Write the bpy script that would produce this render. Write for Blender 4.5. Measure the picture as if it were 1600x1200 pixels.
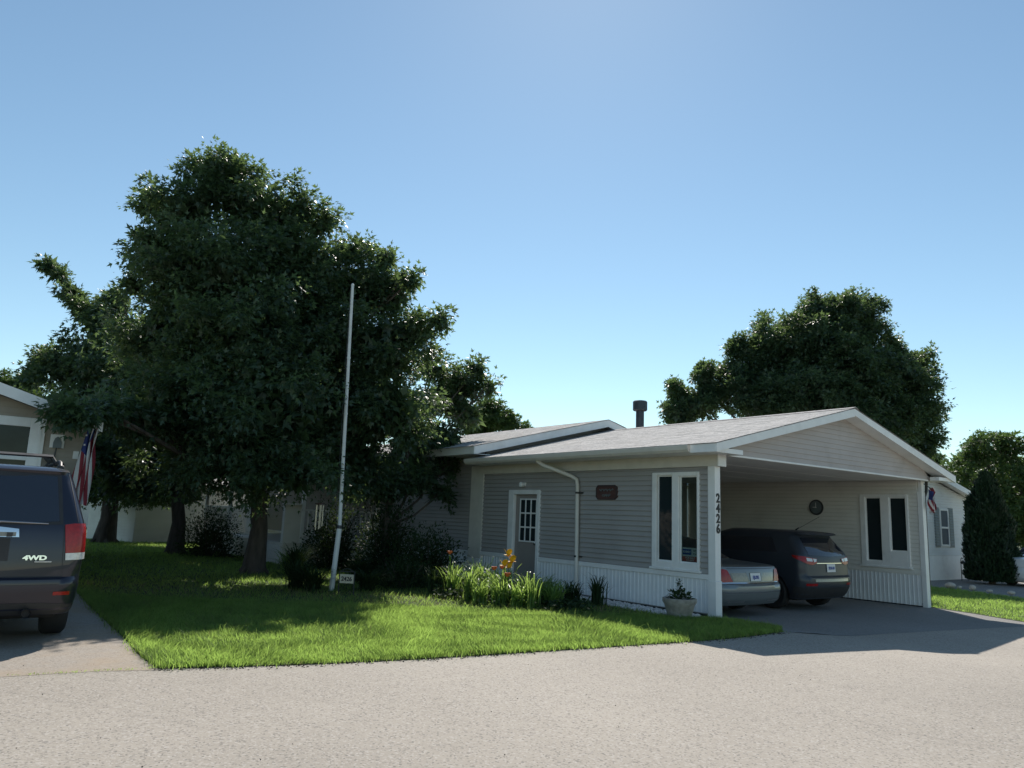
import bpy, bmesh, math, random
import numpy as np
from mathutils import Vector, Matrix

random.seed(7)
rng = np.random.default_rng(11)
for o in list(bpy.data.objects):
    bpy.data.objects.remove(o)
SC = bpy.context.scene
COL = SC.collection

# ------------------------------------------------------------------ camera
EYE = Vector((0, 0, 1.567))
RT = Vector((0.99924, -0.00673, 0.03841)).normalized()
FW = Vector((0, 0.98498, 0.17266)).normalized()
UP = RT.cross(FW).normalized()
cam_d = bpy.data.cameras.new('camera')
cam_d.sensor_width = 36
cam_d.lens = 26.58
cam_d.clip_end = 3000
cam = bpy.data.objects.new('camera', cam_d)
COL.objects.link(cam)
cam.matrix_world = Matrix(((RT.x, UP.x, -FW.x, EYE.x), (RT.y, UP.y, -FW.y, EYE.y), (RT.z, UP.z, -FW.z, EYE.z), (0, 0, 0, 1)))
SC.camera = cam

# ------------------------------------------------------------------ world, sun, exposure
SUN_AZ, SUN_EL = math.radians(4.8), math.radians(44.4)      # azimuth clockwise from +Y
w = bpy.data.worlds.new('World')
SC.world = w
w.use_nodes = True
nt = w.node_tree
nt.nodes.clear()
sky = nt.nodes.new('ShaderNodeTexSky')
sky.sky_type = 'NISHITA'
sky.sun_disc = False
sky.sun_elevation = SUN_EL
sky.sun_rotation = SUN_AZ
sky.altitude = 200
sky.air_density = 1.0
sky.dust_density = 0.09
sky.ozone_density = 1.3
bg = nt.nodes.new('ShaderNodeBackground')
bg.inputs['Strength'].default_value = 0.088
wo = nt.nodes.new('ShaderNodeOutputWorld')
wb = nt.nodes.new('ShaderNodeMix')          # white balance of the whole sky
wb.data_type = 'RGBA'
wb.blend_type = 'MULTIPLY'
wb.inputs['Factor'].default_value = 1
wb.inputs['B'].default_value = (.98, 1.06, .97, 1)
nt.links.new(sky.outputs[0], wb.inputs['A'])
nt.links.new(wb.outputs['Result'], bg.inputs[0])
nt.links.new(bg.outputs[0], wo.inputs[0])
sd = bpy.data.lights.new('sun', 'SUN')
sd.energy = 3.9
sd.angle = math.radians(0.5)
sd.color = (1.0, 0.94, 0.86)
sun = bpy.data.objects.new('sun', sd)
COL.objects.link(sun)
sdir = Vector((math.sin(SUN_AZ) * math.cos(SUN_EL), math.cos(SUN_AZ) * math.cos(SUN_EL), math.sin(SUN_EL)))
sun.rotation_euler = sdir.to_track_quat('Z', 'Y').to_euler()
sun.location = (0, 10, 30)
SC.view_settings.view_transform = 'Standard'
SC.view_settings.look = 'None'
SC.view_settings.exposure = 0.6
SC.view_settings.gamma = 1
SC.view_settings.use_curve_mapping = False

# ------------------------------------------------------------------ materials
def mat(name, col, rough=0.6, var=0.12, scale=6.0, bump=0.0, bscale=40.0, metal=0.0, spec=0.5, coat=0.0, stretch=(1, 1, 1), dirt=0.0):
    m = bpy.data.materials.new(name)
    m.use_nodes = True
    n = m.node_tree.nodes
    l = m.node_tree.links
    b = n['Principled BSDF']
    b.inputs['Roughness'].default_value = rough
    b.inputs['Metallic'].default_value = metal
    b.inputs['Specular IOR Level'].default_value = spec
    b.inputs['Coat Weight'].default_value = coat
    tc = n.new('ShaderNodeTexCoord')
    mp = n.new('ShaderNodeMapping')
    mp.inputs['Scale'].default_value = stretch
    l.new(tc.outputs['Object'], mp.inputs[0])
    nz = n.new('ShaderNodeTexNoise')
    nz.inputs['Scale'].default_value = scale
    nz.inputs['Detail'].default_value = 6
    l.new(mp.outputs[0], nz.inputs['Vector'])
    cr = n.new('ShaderNodeValToRGB')
    cr.color_ramp.elements[0].position = 0.3
    cr.color_ramp.elements[1].position = 0.7
    cr.color_ramp.elements[0].color = tuple(c * (1 - var) for c in col) + (1,)
    cr.color_ramp.elements[1].color = tuple(min(1, c * (1 + var)) for c in col) + (1,)
    l.new(nz.outputs['Fac'], cr.inputs[0])
    out = cr.outputs[0]
    if dirt:
        n2 = n.new('ShaderNodeTexNoise')
        n2.inputs['Scale'].default_value = 1.3
        n2.inputs['Detail'].default_value = 8
        n2.inputs['Roughness'].default_value = 0.7
        l.new(tc.outputs['Object'], n2.inputs['Vector'])
        r2 = n.new('ShaderNodeValToRGB')
        r2.color_ramp.elements[0].position = 0.52
        r2.color_ramp.elements[1].position = 0.75
        r2.color_ramp.elements[0].color = (0, 0, 0, 1)
        r2.color_ramp.elements[1].color = (dirt,) * 3 + (1,)
        l.new(n2.outputs['Fac'], r2.inputs[0])
        mx = n.new('ShaderNodeMix')
        mx.data_type = 'RGBA'
        l.new(r2.outputs[0], mx.inputs['Factor'])
        l.new(out, mx.inputs['A'])
        mx.inputs['B'].default_value = (col[0] * .45, col[1] * .42, col[2] * .36, 1)
        out = mx.outputs['Result']
    l.new(out, b.inputs['Base Color'])
    if bump:
        nb = n.new('ShaderNodeTexNoise')
        nb.inputs['Scale'].default_value = bscale
        nb.inputs['Detail'].default_value = 5
        l.new(mp.outputs[0], nb.inputs['Vector'])
        bp = n.new('ShaderNodeBump')
        bp.inputs['Strength'].default_value = bump
        bp.inputs['Distance'].default_value = 0.02
        l.new(nb.outputs['Fac'], bp.inputs['Height'])
        l.new(bp.outputs[0], b.inputs['Normal'])
    return m

def leafmat(name, c0, c1, trans=(0.12, 0.2, 0.02), tf=0.35, rough=0.45, spec=0.4, nscale=0.9):
    m = bpy.data.materials.new(name)
    m.use_nodes = True
    n = m.node_tree.nodes
    l = m.node_tree.links
    b = n['Principled BSDF']
    b.inputs['Roughness'].default_value = rough
    b.inputs['Specular IOR Level'].default_value = spec
    g = n.new('ShaderNodeNewGeometry')
    tc = n.new('ShaderNodeTexCoord')
    nz = n.new('ShaderNodeTexNoise')
    nz.inputs['Scale'].default_value = nscale
    nz.inputs['Detail'].default_value = 4
    l.new(tc.outputs['Object'], nz.inputs['Vector'])
    ad = n.new('ShaderNodeMath')
    ad.operation = 'MULTIPLY_ADD'
    l.new(g.outputs['Random Per Island'], ad.inputs[0])
    ad.inputs[1].default_value = 0.6
    sb = n.new('ShaderNodeMath')
    sb.operation = 'MULTIPLY_ADD'
    l.new(nz.outputs['Fac'], sb.inputs[0])
    sb.inputs[1].default_value = 1.2
    sb.inputs[2].default_value = -0.4
    l.new(sb.outputs[0], ad.inputs[2])
    cr = n.new('ShaderNodeValToRGB')
    cr.color_ramp.elements[0].color = c0 + (1,)
    cr.color_ramp.elements[1].color = c1 + (1,)
    l.new(ad.outputs[0], cr.inputs[0])
    l.new(cr.outputs[0], b.inputs['Base Color'])
    t = n.new('ShaderNodeBsdfTranslucent')
    tr = n.new('ShaderNodeValToRGB')
    tr.color_ramp.elements[0].color = tuple(q * .6 for q in trans) + (1,)
    tr.color_ramp.elements[1].color = tuple(min(1, q * 1.25) for q in trans) + (1,)
    l.new(ad.outputs[0], tr.inputs[0])
    l.new(tr.outputs[0], t.inputs[0])
    mx = n.new('ShaderNodeMixShader')
    mx.inputs[0].default_value = tf
    l.new(b.outputs[0], mx.inputs[1])
    l.new(t.outputs[0], mx.inputs[2])
    l.new(mx.outputs[0], n['Material Output'].inputs[0])
    return m

def asphalt(name, base, light, dark, sand=0.0, speck=.8):
    m = bpy.data.materials.new(name)
    m.use_nodes = True
    n = m.node_tree.nodes
    l = m.node_tree.links
    b = n['Principled BSDF']
    b.inputs['Roughness'].default_value = 0.85
    b.inputs['Specular IOR Level'].default_value = 0.3
    tc = n.new('ShaderNodeTexCoord')
    def noise(s, d=6, r=0.6):
        x = n.new('ShaderNodeTexNoise')
        x.inputs['Scale'].default_value = s
        x.inputs['Detail'].default_value = d
        x.inputs['Roughness'].default_value = r
        l.new(tc.outputs['Object'], x.inputs['Vector'])
        return x
    def ramp(src, p0, p1, c0, c1):
        x = n.new('ShaderNodeValToRGB')
        x.color_ramp.elements[0].position = p0
        x.color_ramp.elements[1].position = p1
        x.color_ramp.elements[0].color = c0 + (1,)
        x.color_ramp.elements[1].color = c1 + (1,)
        l.new(src, x.inputs[0])
        return x.outputs[0]
    def mix(f, a, bb, mode='MIX'):
        x = n.new('ShaderNodeMix')
        x.data_type = 'RGBA'
        x.blend_type = mode
        if isinstance(f, float):
            x.inputs['Factor'].default_value = f
        else:
            l.new(f, x.inputs['Factor'])
        for k, v in (('A', a), ('B', bb)):
            if isinstance(v, tuple):
                x.inputs[k].default_value = v + (1,)
            else:
                l.new(v, x.inputs[k])
        return x.outputs['Result']
    big = ramp(noise(0.22, 6).outputs['Fac'], 0.32, 0.68, tuple(c * .86 for c in base), tuple(c * 1.12 for c in base))
    agg = n.new('ShaderNodeTexVoronoi')
    agg.inputs['Scale'].default_value = 70
    l.new(tc.outputs['Object'], agg.inputs['Vector'])
    sep = n.new('ShaderNodeSeparateColor')
    l.new(agg.outputs['Color'], sep.inputs[0])
    c = mix(ramp(sep.outputs[0], 0.72, 0.95, (0, 0, 0), (.6 * speck,) * 3), big, light)
    c = mix(ramp(sep.outputs[1], 0.78, 0.97, (0, 0, 0), (.75 * speck,) * 3), c, dark)
    fine = noise(48, 5, 0.75)
    c = mix(ramp(fine.outputs['Fac'], 0.62, 0.74, (0, 0, 0), (.45 * speck,) * 3), c, dark)
    # sparse pits and dark grit
    pit = n.new('ShaderNodeTexVoronoi')
    pit.inputs['Scale'].default_value = 14
    l.new(tc.outputs['Object'], pit.inputs['Vector'])
    c = mix(ramp(pit.outputs['Distance'], 0.03, 0.1, (.8 * speck,) * 3, (0, 0, 0)), c, tuple(x * .5 for x in dark))
    # tar patches and wear bands
    med = noise(1.7, 8, 0.75)
    c = mix(ramp(med.outputs['Fac'], 0.55, 0.75, (0, 0, 0), (.35,) * 3), c, tuple(x * .82 for x in base))
    ck = n.new('ShaderNodeTexVoronoi')
    ck.feature = 'DISTANCE_TO_EDGE'
    ck.inputs['Scale'].default_value = .32
    wn = noise(1.2, 6, .7)
    va = n.new('ShaderNodeMix')
    va.data_type = 'RGBA'
    va.inputs['Factor'].default_value = .22
    l.new(tc.outputs['Object'], va.inputs['A'])
    l.new(wn.outputs['Color'], va.inputs['B'])
    l.new(va.outputs['Result'], ck.inputs['Vector'])
    gate = ramp(noise(.5, 3).outputs['Fac'], .5, .62, (0, 0, 0), (.16,) * 3)
    line = ramp(ck.outputs['Distance'], .002, .006, (1, 1, 1), (0, 0, 0))
    c = mix(mix(1.0, gate, line, 'MULTIPLY'), c, tuple(x * .6 for x in dark))
    if sand:
        sn = noise(0.55, 6, 0.65)
        c = mix(ramp(sn.outputs['Fac'], 0.45, 0.62, (0, 0, 0), (sand,) * 3), c, (0.36, 0.27, 0.18))
    l.new(c, b.inputs['Base Color'])
    bp = n.new('ShaderNodeBump')
    bp.inputs['Strength'].default_value = 0.55
    bp.inputs['Distance'].default_value = 0.012
    l.new(fine.outputs['Fac'], bp.inputs['Height'])
    l.new(bp.outputs[0], b.inputs['Normal'])
    return m

def glassmat(name, tint=(0.02, 0.03, 0.035), clear=0.0, rough=0.03):
    m = bpy.data.materials.new(name)
    m.use_nodes = True
    n = m.node_tree.nodes
    l = m.node_tree.links
    b = n['Principled BSDF']
    b.inputs['Base Color'].default_value = tint + (1,)
    b.inputs['Roughness'].default_value = rough
    b.inputs['IOR'].default_value = 1.9 if name == 'car_glass' else 1.5
    if clear:
        t = n.new('ShaderNodeBsdfTransparent')
        t.inputs[0].default_value = (0.75, 0.82, 0.8, 1)
        mx = n.new('ShaderNodeMixShader')
        mx.inputs[0].default_value = clear
        l.new(b.outputs[0], mx.inputs[1])
        l.new(t.outputs[0], mx.inputs[2])
        l.new(mx.outputs[0], n['Material Output'].inputs[0])
    return m

def carpaint(name, col, metal=0.35, rough=0.3, coat=.6):
    m = mat(name, col, rough, 0.05, 2.5, metal=metal, coat=coat)
    m.node_tree.nodes['Principled BSDF'].inputs['Coat Roughness'].default_value = 0.04
    return m

M = dict(
    white=mat('white_trim', (.82, .82, .81), .45, .04, 5, dirt=.25),
    siding=mat('taupe_siding', (.36, .345, .335), .6, .06, 3, dirt=.2, stretch=(1, .3, 1)),
    gable=mat('bounce_lit_siding', (.47, .425, .405), .6, .07, 3, dirt=.35, stretch=(.3, 1, 1)),  # paler than the wall siding: bounce light off the road put into the colour
    cream=mat('cream_siding', (.74, .72, .67), .6, .05, 3, dirt=.25, stretch=(1, .3, 1)),
    whitesid=mat('white_siding', (.78, .77, .74), .6, .05, 3, dirt=.2, stretch=(.3, .3, 1)),
    beige=mat('beige_beam', (.66, .63, .57), .55, .06, 4, dirt=.2),
    skirt=mat('white_skirting', (.8, .81, .82), .5, .06, 4, dirt=.3),
    shingle=mat('shingles', (.42, .405, .39), .9, .22, 18, .8, 90, dirt=.5),
    door=mat('taupe_door', (.29, .26, .24), .5, .05, 3),
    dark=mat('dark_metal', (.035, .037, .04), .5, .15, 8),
    black=mat('black_rubber', (.02, .02, .021), .75, .2, 10),
    blackpl=mat('black_plastic', (.03, .03, .032), .55, .15, 10),
    chrome=mat('chrome', (.75, .75, .76), .12, .03, 5, metal=1.0),
    steel=mat('galvanised', (.04, .047, .06), .45, .15, 9, metal=.3),
    glass=glassmat('window_glass'),
    glass_clear=glassmat('clear_window_glass', clear=.86),
    carglass=glassmat('car_glass', (.014, .017, .026)),
    tan=mat('tan_siding', (.34, .3, .25), .6, .08, 4, dirt=.2),
    bark=mat('bark', (.085, .07, .06), .95, .35, 9, 1.0, 22, stretch=(1, 1, .25)),
    shutter=mat('grey_shutter', (.13, .16, .17), .5, .08, 6),
    concrete=mat('planter_concrete', (.34, .32, .29), .9, .2, 14, .7, 50, dirt=.5),
    soil=mat('soil', (.06, .045, .035), 1, .3, 20, .8, 60),
    pebble=mat('pebble', (.62, .59, .57), .7, .35, 9, .2, 40),
    rock=mat('rock', (.46, .42, .36), .85, .25, 7, .8, 18),
    pole=mat('pvc_pole', (.66, .67, .66), .4, .08, 4, dirt=.5),
    wood=mat('plaque_wood', (.085, .04, .035), .6, .25, 12, stretch=(1, .2, 1)),
    sign=mat('sign_face', (.6, .53, .4), .6, .12, 12, dirt=.4),
    ink=mat('black_ink', (.012, .012, .014), .5, .1, 5),
    red=mat('red_print', (.62, .12, .1), .5, .08, 6),
    blue=mat('blue_print', (.05, .09, .34), .5, .08, 6),
    paper=mat('white_print', (.75, .75, .74), .5, .04, 6),
    glass_dark=mat('dim_glass', (.02, .03, .028), .05, .3, 3, spec=.22),
    straw=leafmat('dry_blade', (.2, .16, .08), (.34, .28, .15), (.3, .24, .1), .3, .6, .2, 3.0),
    blind=mat('window_blind', (.1, .12, .145), .6, .15, 30, spec=.15, stretch=(.1, .1, 4)),
    flagred=mat('flag_red', (.21, .02, .032), .8, .1, 12, .3, 160),
    flagwhite=mat('flag_white', (.6, .58, .57), .8, .06, 12, .3, 160),
    flagblue=mat('flag_blue', (.025, .04, .16), .8, .1, 12, .3, 160),
    ptaint=carpaint('indigo_black_paint', (.016, .018, .034), .3, .28),
    silver=carpaint('silver_green_paint', (.2, .225, .235), .45, .4),
    navy=carpaint('smoke_blue_paint', (.034, .041, .054), .1, .4, .15),
    carwhite=carpaint('white_car_paint', (.75, .75, .75), 0, .3),
    lightred=mat('red_lens', (.34, .01, .01), .25, .2, 30, coat=.25),
    lightclear=mat('clear_lens', (.7, .68, .66), .12, .15, 40, coat=1),
    amber=mat('dull_reflector', (.24, .22, .17), .3, .2, 30, coat=1),
    rim=mat('alloy_rim', (.45, .46, .48), .3, .08, 6, metal=.8),
    chime=mat('chime_tube', (.6, .55, .45), .3, .06, 8, metal=.5),
    yellow=mat('yellow_petal', (.85, .48, .02), .5, .15, 14),
    orange=mat('orange_petal', (.75, .2, .06), .5, .2, 14),
    palepetal=mat('pale_petal', (.75, .7, .66), .5, .12, 14),
    maple=leafmat('maple_leaf', (.02, .044, .028), (.066, .114, .062), (.2, .3, .09), .36, .42, .5),
    maple2=leafmat('pale_leaf', (.04, .08, .02), (.09, .14, .05), (.14, .23, .05), .32, .45, .4),
    cedar=leafmat('cedar_leaf', (.012, .03, .016), (.03, .06, .025), (.04, .08, .02), .12),
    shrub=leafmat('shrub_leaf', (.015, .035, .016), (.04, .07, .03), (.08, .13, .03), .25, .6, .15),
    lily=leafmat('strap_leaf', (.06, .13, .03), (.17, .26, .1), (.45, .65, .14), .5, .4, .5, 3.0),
    grass=leafmat('grass_blade', (.03, .062, .016), (.15, .19, .065), (.45, .67, .14), .52, .5, .25, 4.5),
    road=asphalt('road_asphalt', (.348, .31, .262), (.5, .46, .42), (.1, .095, .09)),
    drive=asphalt('driveway_asphalt', (.23, .222, .212), (.36, .34, .32), (.08, .08, .08), 0, .7),
    drive2=asphalt('sandy_driveway', (.325, .285, .24), (.46, .43, .39), (.12, .11, .1), .6, .65),
    turf=mat('lawn_base', (.05, .075, .02), 1, .35, 6, 1, 60),
    ground=mat('ground', (.07, .085, .035), 1, .3, 1.2, .6, 30),
    gravel=mat('gravel_bed', (.25, .235, .22), .95, .4, 30, 1, 70),
)

# ------------------------------------------------------------------ mesh collector
class MB:
    def __init__(s):
        s.v, s.f, s.m = [], [], []
    def add(s, vs, fs, mi=0):
        k = len(s.v)
        s.v += [tuple(p) for p in vs]
        s.f += [tuple(i + k for i in f) for f in fs]
        s.m += [mi] * len(fs)
        return s
    def box(s, x0, x1, y0, y1, z0, z1, b=0.0, mi=0):
        if b <= 0:
            return s.add([(x, y, z) for z in (z0, z1) for y in (y0, y1) for x in (x0, x1)],
                         [(0, 2, 3, 1), (4, 5, 7, 6), (0, 1, 5, 4), (2, 6, 7, 3), (0, 4, 6, 2), (1, 3, 7, 5)], mi)
        bm = bmesh.new()
        bmesh.ops.create_cube(bm, size=1)
        for q in bm.verts:
            q.co = ((x0 + x1) / 2 + q.co.x * (x1 - x0), (y0 + y1) / 2 + q.co.y * (y1 - y0), (z0 + z1) / 2 + q.co.z * (z1 - z0))
        bmesh.ops.bevel(bm, geom=list(bm.edges), offset=b, segments=1, affect='EDGES')
        bm.verts.index_update()
        s.add([q.co[:] for q in bm.verts], [[q.index for q in f.verts] for f in bm.faces], mi)
        bm.free()
        return s
    def prism(s, poly, axis, a0, a1, mi=0):
        # poly: list of 2D points; axis 'x','y','z' is the extrusion axis
        def P(p, a):
            return {'x': (a, p[0], p[1]), 'y': (p[0], a, p[1]), 'z': (p[0], p[1], a)}[axis]
        n = len(poly)
        return s.add([P(p, a0) for p in poly] + [P(p, a1) for p in poly],
                     [tuple(range(n))[::-1], tuple(range(n, 2 * n))] + [(i, (i + 1) % n, n + (i + 1) % n, n + i) for i in range(n)], mi)
    def tube(s, path, r, n=8, mi=0, cap=True):
        path = [Vector(p) for p in path]
        rr = r if isinstance(r, (list, tuple)) else [r] * len(path)
        vs, fs = [], []
        ref = None
        for i, p in enumerate(path):
            t = (path[min(i + 1, len(path) - 1)] - path[max(i - 1, 0)]).normalized()
            if ref is None:
                ref = Vector((1, 0, 0)) if abs(t.x) < .8 else Vector((0, 1, 0))
            a = (ref - t * ref.dot(t)).normalized()
            ref = a
            b = t.cross(a)
            for k in range(n):
                g = 2 * math.pi * k / n
                vs.append(p + (a * math.cos(g) + b * math.sin(g)) * rr[i])
        for i in range(len(path) - 1):
            for k in range(n):
                fs.append((i * n + k, i * n + (k + 1) % n, (i + 1) * n + (k + 1) % n, (i + 1) * n + k))
        if cap:
            fs.append(tuple(range(n))[::-1])
            fs.append(tuple(range((len(path) - 1) * n, len(path) * n)))
        return s.add(vs, fs, mi)
    def lathe(s, prof, c=(0, 0, 0), n=24, axis='z', mi=0):
        vs, fs = [], []
        for r, h in prof:
            for k in range(n):
                g = 2 * math.pi * k / n
                a, b = r * math.cos(g), r * math.sin(g)
                p = {'z': (a, b, h), 'x': (h, a, b), 'y': (b, h, a)}[axis]
                vs.append((p[0] + c[0], p[1] + c[1], p[2] + c[2]))
        m = len(prof)
        for i in range(m - 1):
            for k in range(n):
                fs.append((i * n + k, i * n + (k + 1) % n, (i + 1) * n + (k + 1) % n, (i + 1) * n + k))
        fs.append(tuple(range(n))[::-1])
        fs.append(tuple(range((m - 1) * n, m * n)))
        return s.add(vs, fs, mi)
    def grid(s, fn, nu, nv, mi=0, closed=False):
        vs = [fn(i / nu, j / nv) for j in range(nv + 1) for i in range(nu + 1)]
        fs = [(j * (nu + 1) + i, j * (nu + 1) + i + 1, (j + 1) * (nu + 1) + i + 1, (j + 1) * (nu + 1) + i) for j in range(nv) for i in range(nu)]
        return s.add(vs, fs, mi)
    def mesh(s, name, mats, smooth=False):
        me = bpy.data.meshes.new(name)
        me.from_pydata(s.v, [], s.f)
        mats = mats if isinstance(mats, (list, tuple)) else [mats]
        for q in mats:
            me.materials.append(q)
        if len(mats) > 1:
            me.polygons.foreach_set('material_index', s.m)
        me.validate()
        bm = bmesh.new()
        bm.from_mesh(me)
        bmesh.ops.recalc_face_normals(bm, faces=bm.faces)
        bm.to_mesh(me)
        bm.free()
        if smooth:
            me.shade_smooth()
            try:
                me.set_sharp_from_angle(angle=math.radians(smooth if smooth is not True else 40))
            except Exception:
                pass
        me.update()
        return me
    def build(s, name, mats, parent=None, smooth=False, **props):
        o = bpy.data.objects.new(name, s.mesh(name, mats, smooth))
        COL.objects.link(o)
        if parent:
            o.parent = parent
        for k, q in props.items():
            o[k] = q
        return o

def inst(me, name, parent=None, loc=(0, 0, 0), rot=(0, 0, 0), **props):
    o = bpy.data.objects.new(name, me)
    COL.objects.link(o)
    if parent:
        o.parent = parent
    o.location = loc
    o.rotation_euler = rot
    for k, q in props.items():
        o[k] = q
    return o

def thing(name, label, cat, loc=(0, 0, 0), rz=0.0, group=None):
    o = bpy.data.objects.new(name, None)
    COL.objects.link(o)
    o.empty_display_size = .2
    o.location = loc
    o.rotation_euler = (0, 0, rz)
    tag(o, label, cat, group)
    return o

def tag(o, label, cat, group=None):
    o['label'] = label
    o['category'] = cat
    if group:
        o['group'] = group
    return o

def text(name, s, size, m, parent, loc, rot, ext=.003, align='CENTER', bold=0.0, sx=1.0, **props):
    c = bpy.data.curves.new(name, 'FONT')
    c.body = s
    c.size = size
    c.extrude = ext
    c.offset = bold
    c.align_x = align
    c.align_y = 'CENTER'
    t = bpy.data.objects.new('tmp', c)
    me = bpy.data.meshes.new_from_object(t)
    bpy.data.objects.remove(t)
    bpy.data.curves.remove(c)
    me.materials.clear()
    me.materials.append(m)
    o = inst(me, name, parent, loc, rot, **props)
    o.scale = (sx, 1, 1)
    return o

def npmesh(name, V, F, mats, parent=None, smooth=False, **props):
    me = bpy.data.meshes.new(name)
    V = np.asarray(V, np.float32)
    F = np.asarray(F, np.int32)
    k = F.shape[1]
    me.vertices.add(len(V))
    me.vertices.foreach_set('co', V.ravel())
    me.loops.add(F.size)
    me.loops.foreach_set('vertex_index', F.ravel())
    me.polygons.add(len(F))
    me.polygons.foreach_set('loop_start', np.arange(0, F.size, k, dtype=np.int32))
    me.polygons.foreach_set('loop_total', np.full(len(F), k, np.int32))
    me.update(calc_edges=True)
    for q in (mats if isinstance(mats, (list, tuple)) else [mats]):
        me.materials.append(q)
    if smooth:
        me.shade_smooth()
    return inst(me, name, parent, **props)

# ------------------------------------------------------------------ frames and ground height
A = math.radians(36.99)
HO = np.array([3.638, 13.496])
HV = np.array([math.cos(A), math.sin(A)])
HU = np.array([-math.sin(A), math.cos(A)])
def L(x, y, z=0.0):
    p = HO + HV * x + HU * y
    return (p[0], p[1], z)
def hg(x, y):
    xl = (np.asarray(x) - HO[0]) * HV[0] + (np.asarray(y) - HO[1]) * HV[1]
    t = np.clip((xl + .4) / 1.4, 0, 1)
    return -.1 * t * t * (3 - 2 * t) - .05 * np.clip(xl / 8, 0, 1)

def sheet(name, poly, dz, m, step=.5, **props):
    # polygon sheet cut into a grid so it can follow the ground height
    bm = bmesh.new()
    vs = [bm.verts.new((x, y, 0)) for x, y in poly]
    bm.faces.new(vs)
    xs = [p[0] for p in poly]
    ys = [p[1] for p in poly]
    for ax, lo, hi in ((0, min(xs), max(xs)), (1, min(ys), max(ys))):
        n = int(min(90, (hi - lo) / step))
        for i in range(1, n):
            c = lo + (hi - lo) * i / n
            bmesh.ops.bisect_plane(bm, geom=bm.verts[:] + bm.edges[:] + bm.faces[:], plane_co=(c, 0, 0) if ax == 0 else (0, c, 0),
                                   plane_no=(1, 0, 0) if ax == 0 else (0, 1, 0))
    for q in bm.verts:
        q.co.z = float(hg(q.co.x, q.co.y)) + dz
    bmesh.ops.recalc_face_normals(bm, faces=bm.faces)
    me = bpy.data.meshes.new(name)
    bm.to_mesh(me)
    bm.free()
    me.materials.append(m)
    if me.polygons[0].normal.z < 0:
        me.flip_normals()
    me.shade_smooth()
    return inst(me, name, **props)

# ================================================================== SETTING
# ground: fine sheet near, big ring to the horizon
sheet('ground', [(-40, -14), (45, -14), (45, 70), (-40, 70)], -.03, M['ground'], 1.0, kind='structure')
b = MB()
for x0, x1, y0, y1 in ((-900, 900, 70, 1500), (-900, 900, -600, -14), (-900, -40, -14, 70), (45, 900, -14, 70)):
    b.add([(x0, y0, -.12), (x1, y0, -.12), (x1, y1, -.12), (x0, y1, -.12)], [(0, 1, 2, 3)])
b.build('terrain', M['ground'], kind='structure')

def smooth_path(pts, n=6):
    out = []
    P = [np.array(p, float) for p in pts]
    for i in range(len(P) - 1):
        p0, p1, p2, p3 = P[max(i - 1, 0)], P[i], P[i + 1], P[min(i + 2, len(P) - 1)]
        for k in range(n):
            t = k / n
            out.append(tuple(.5 * (2 * p1 + (p2 - p0) * t + (2 * p0 - 5 * p1 + 4 * p2 - p3) * t * t + (3 * p1 - p0 - 3 * p2 + p3) * t ** 3)))
    out.append(tuple(P[-1]))
    return out

def wob(pts, a=.04):
    return [(x + random.uniform(-a, a), y + random.uniform(-a, a)) for x, y in pts]

edge = [(-3.27, 7.62), (-2.43, 7.9), (-1.24, 8.42), (.12, 9.17), (2.15, 10.36), (3.25, 11.05), (4.2, 11.85)]
road_far = [(-40, -7.5), (-16, 2.6), (-7.2, 6.05)] + smooth_path(edge, 3) + [(7.2, 13.6), (10.6, 15.5), (16, 18.2), (45, 32)]
sheet('road', road_far + [(45, 16), (16, 2), (4, -5.5), (-8, -9.5), (-16, -13), (-40, -13.9)], .004, M['road'], .8, kind='structure')
# concrete-like drive on the left, between the lawn and the frame
sheet('sandy_driveway', [(-12.45, 3.8), (-7.16, 5.97), (-6.4, 6.35), (-5.9, 6.4), (-5.5, 6.75), (-5.1, 6.7), (-4.75, 6.98), (-4.4, 7.02), (-4.1, 7.2), (-3.75, 7.4), (-3.23, 7.55), (-3.7, 8.15), (-4.33, 9.1), (-7.36, 13.5), (-8.6, 15.2), (-12.3, 12.6), (-9.6, 8.8)], .0062, M['drive2'], .5, kind='structure')
# carport driveway with the floor running in under the roof
dr = [L(.12, 6.9), L(.12, .1), (3.85, 13.2), (4.15, 12.75), (4.35, 12.2), (4.2, 11.77), (7.25, 13.52), (10.65, 15.42), (12.2, 16.3), (11.6, 18.6), (10.2, 18.6), L(7.7, 6.9)]
sheet('carport_driveway', [p[:2] for p in dr], .0065, M['drive'], .4, kind='structure')
sheet('far_driveway', [(13.9, 20.6), (12.8, 24.0), (12.6, 25.6), (14.5, 26.2), (21, 29.5), (30, 33), (38, 30)], .006, M['drive'], .8, kind='structure')
# lawns
lawn_poly = smooth_path(edge, 5) + [(4.35, 12.2), (4.15, 12.75), (3.85, 13.2), L(-.85, -.1)[:2], L(-.8, 1.6)[:2], L(-.62, 3.3)[:2], L(-.05, 3.5)[:2], L(-.05, 7.3)[:2], L(-.2, 22)[:2], (-13, 40), (-30, 40), (-17.6, 24), (-9.4, 16.3), (-8.5, 15.2)] + smooth_path([(-7.36, 13.5), (-5.8, 11.2), (-4.33, 9.1), (-3.7, 8.15), (-3.27, 7.62)], 4)
lawn_poly = [p[:2] for p in lawn_poly]
sheet('pebble_bed', [L(.1, -.05)[:2], L(.1, 3.6)[:2], L(-.1, 3.6)[:2], L(-.7, 3.35)[:2], L(-.9, 1.6)[:2], L(-.95, -.15)[:2]], .003, M['gravel'], .4, kind='structure')
sheet('lawn', lawn_poly, .012, M['turf'], .5, kind='structure')
rlawn_poly = [L(7.86, -.12)[:2], (10.3, 17.2), (10.55, 15.75), (14, 17.4), (40, 30.5), (36, 29.5), (14.6, 21.3), (13.9, 24.5), (13.0, 25.3), L(7.95, 5)[:2]]
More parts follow.
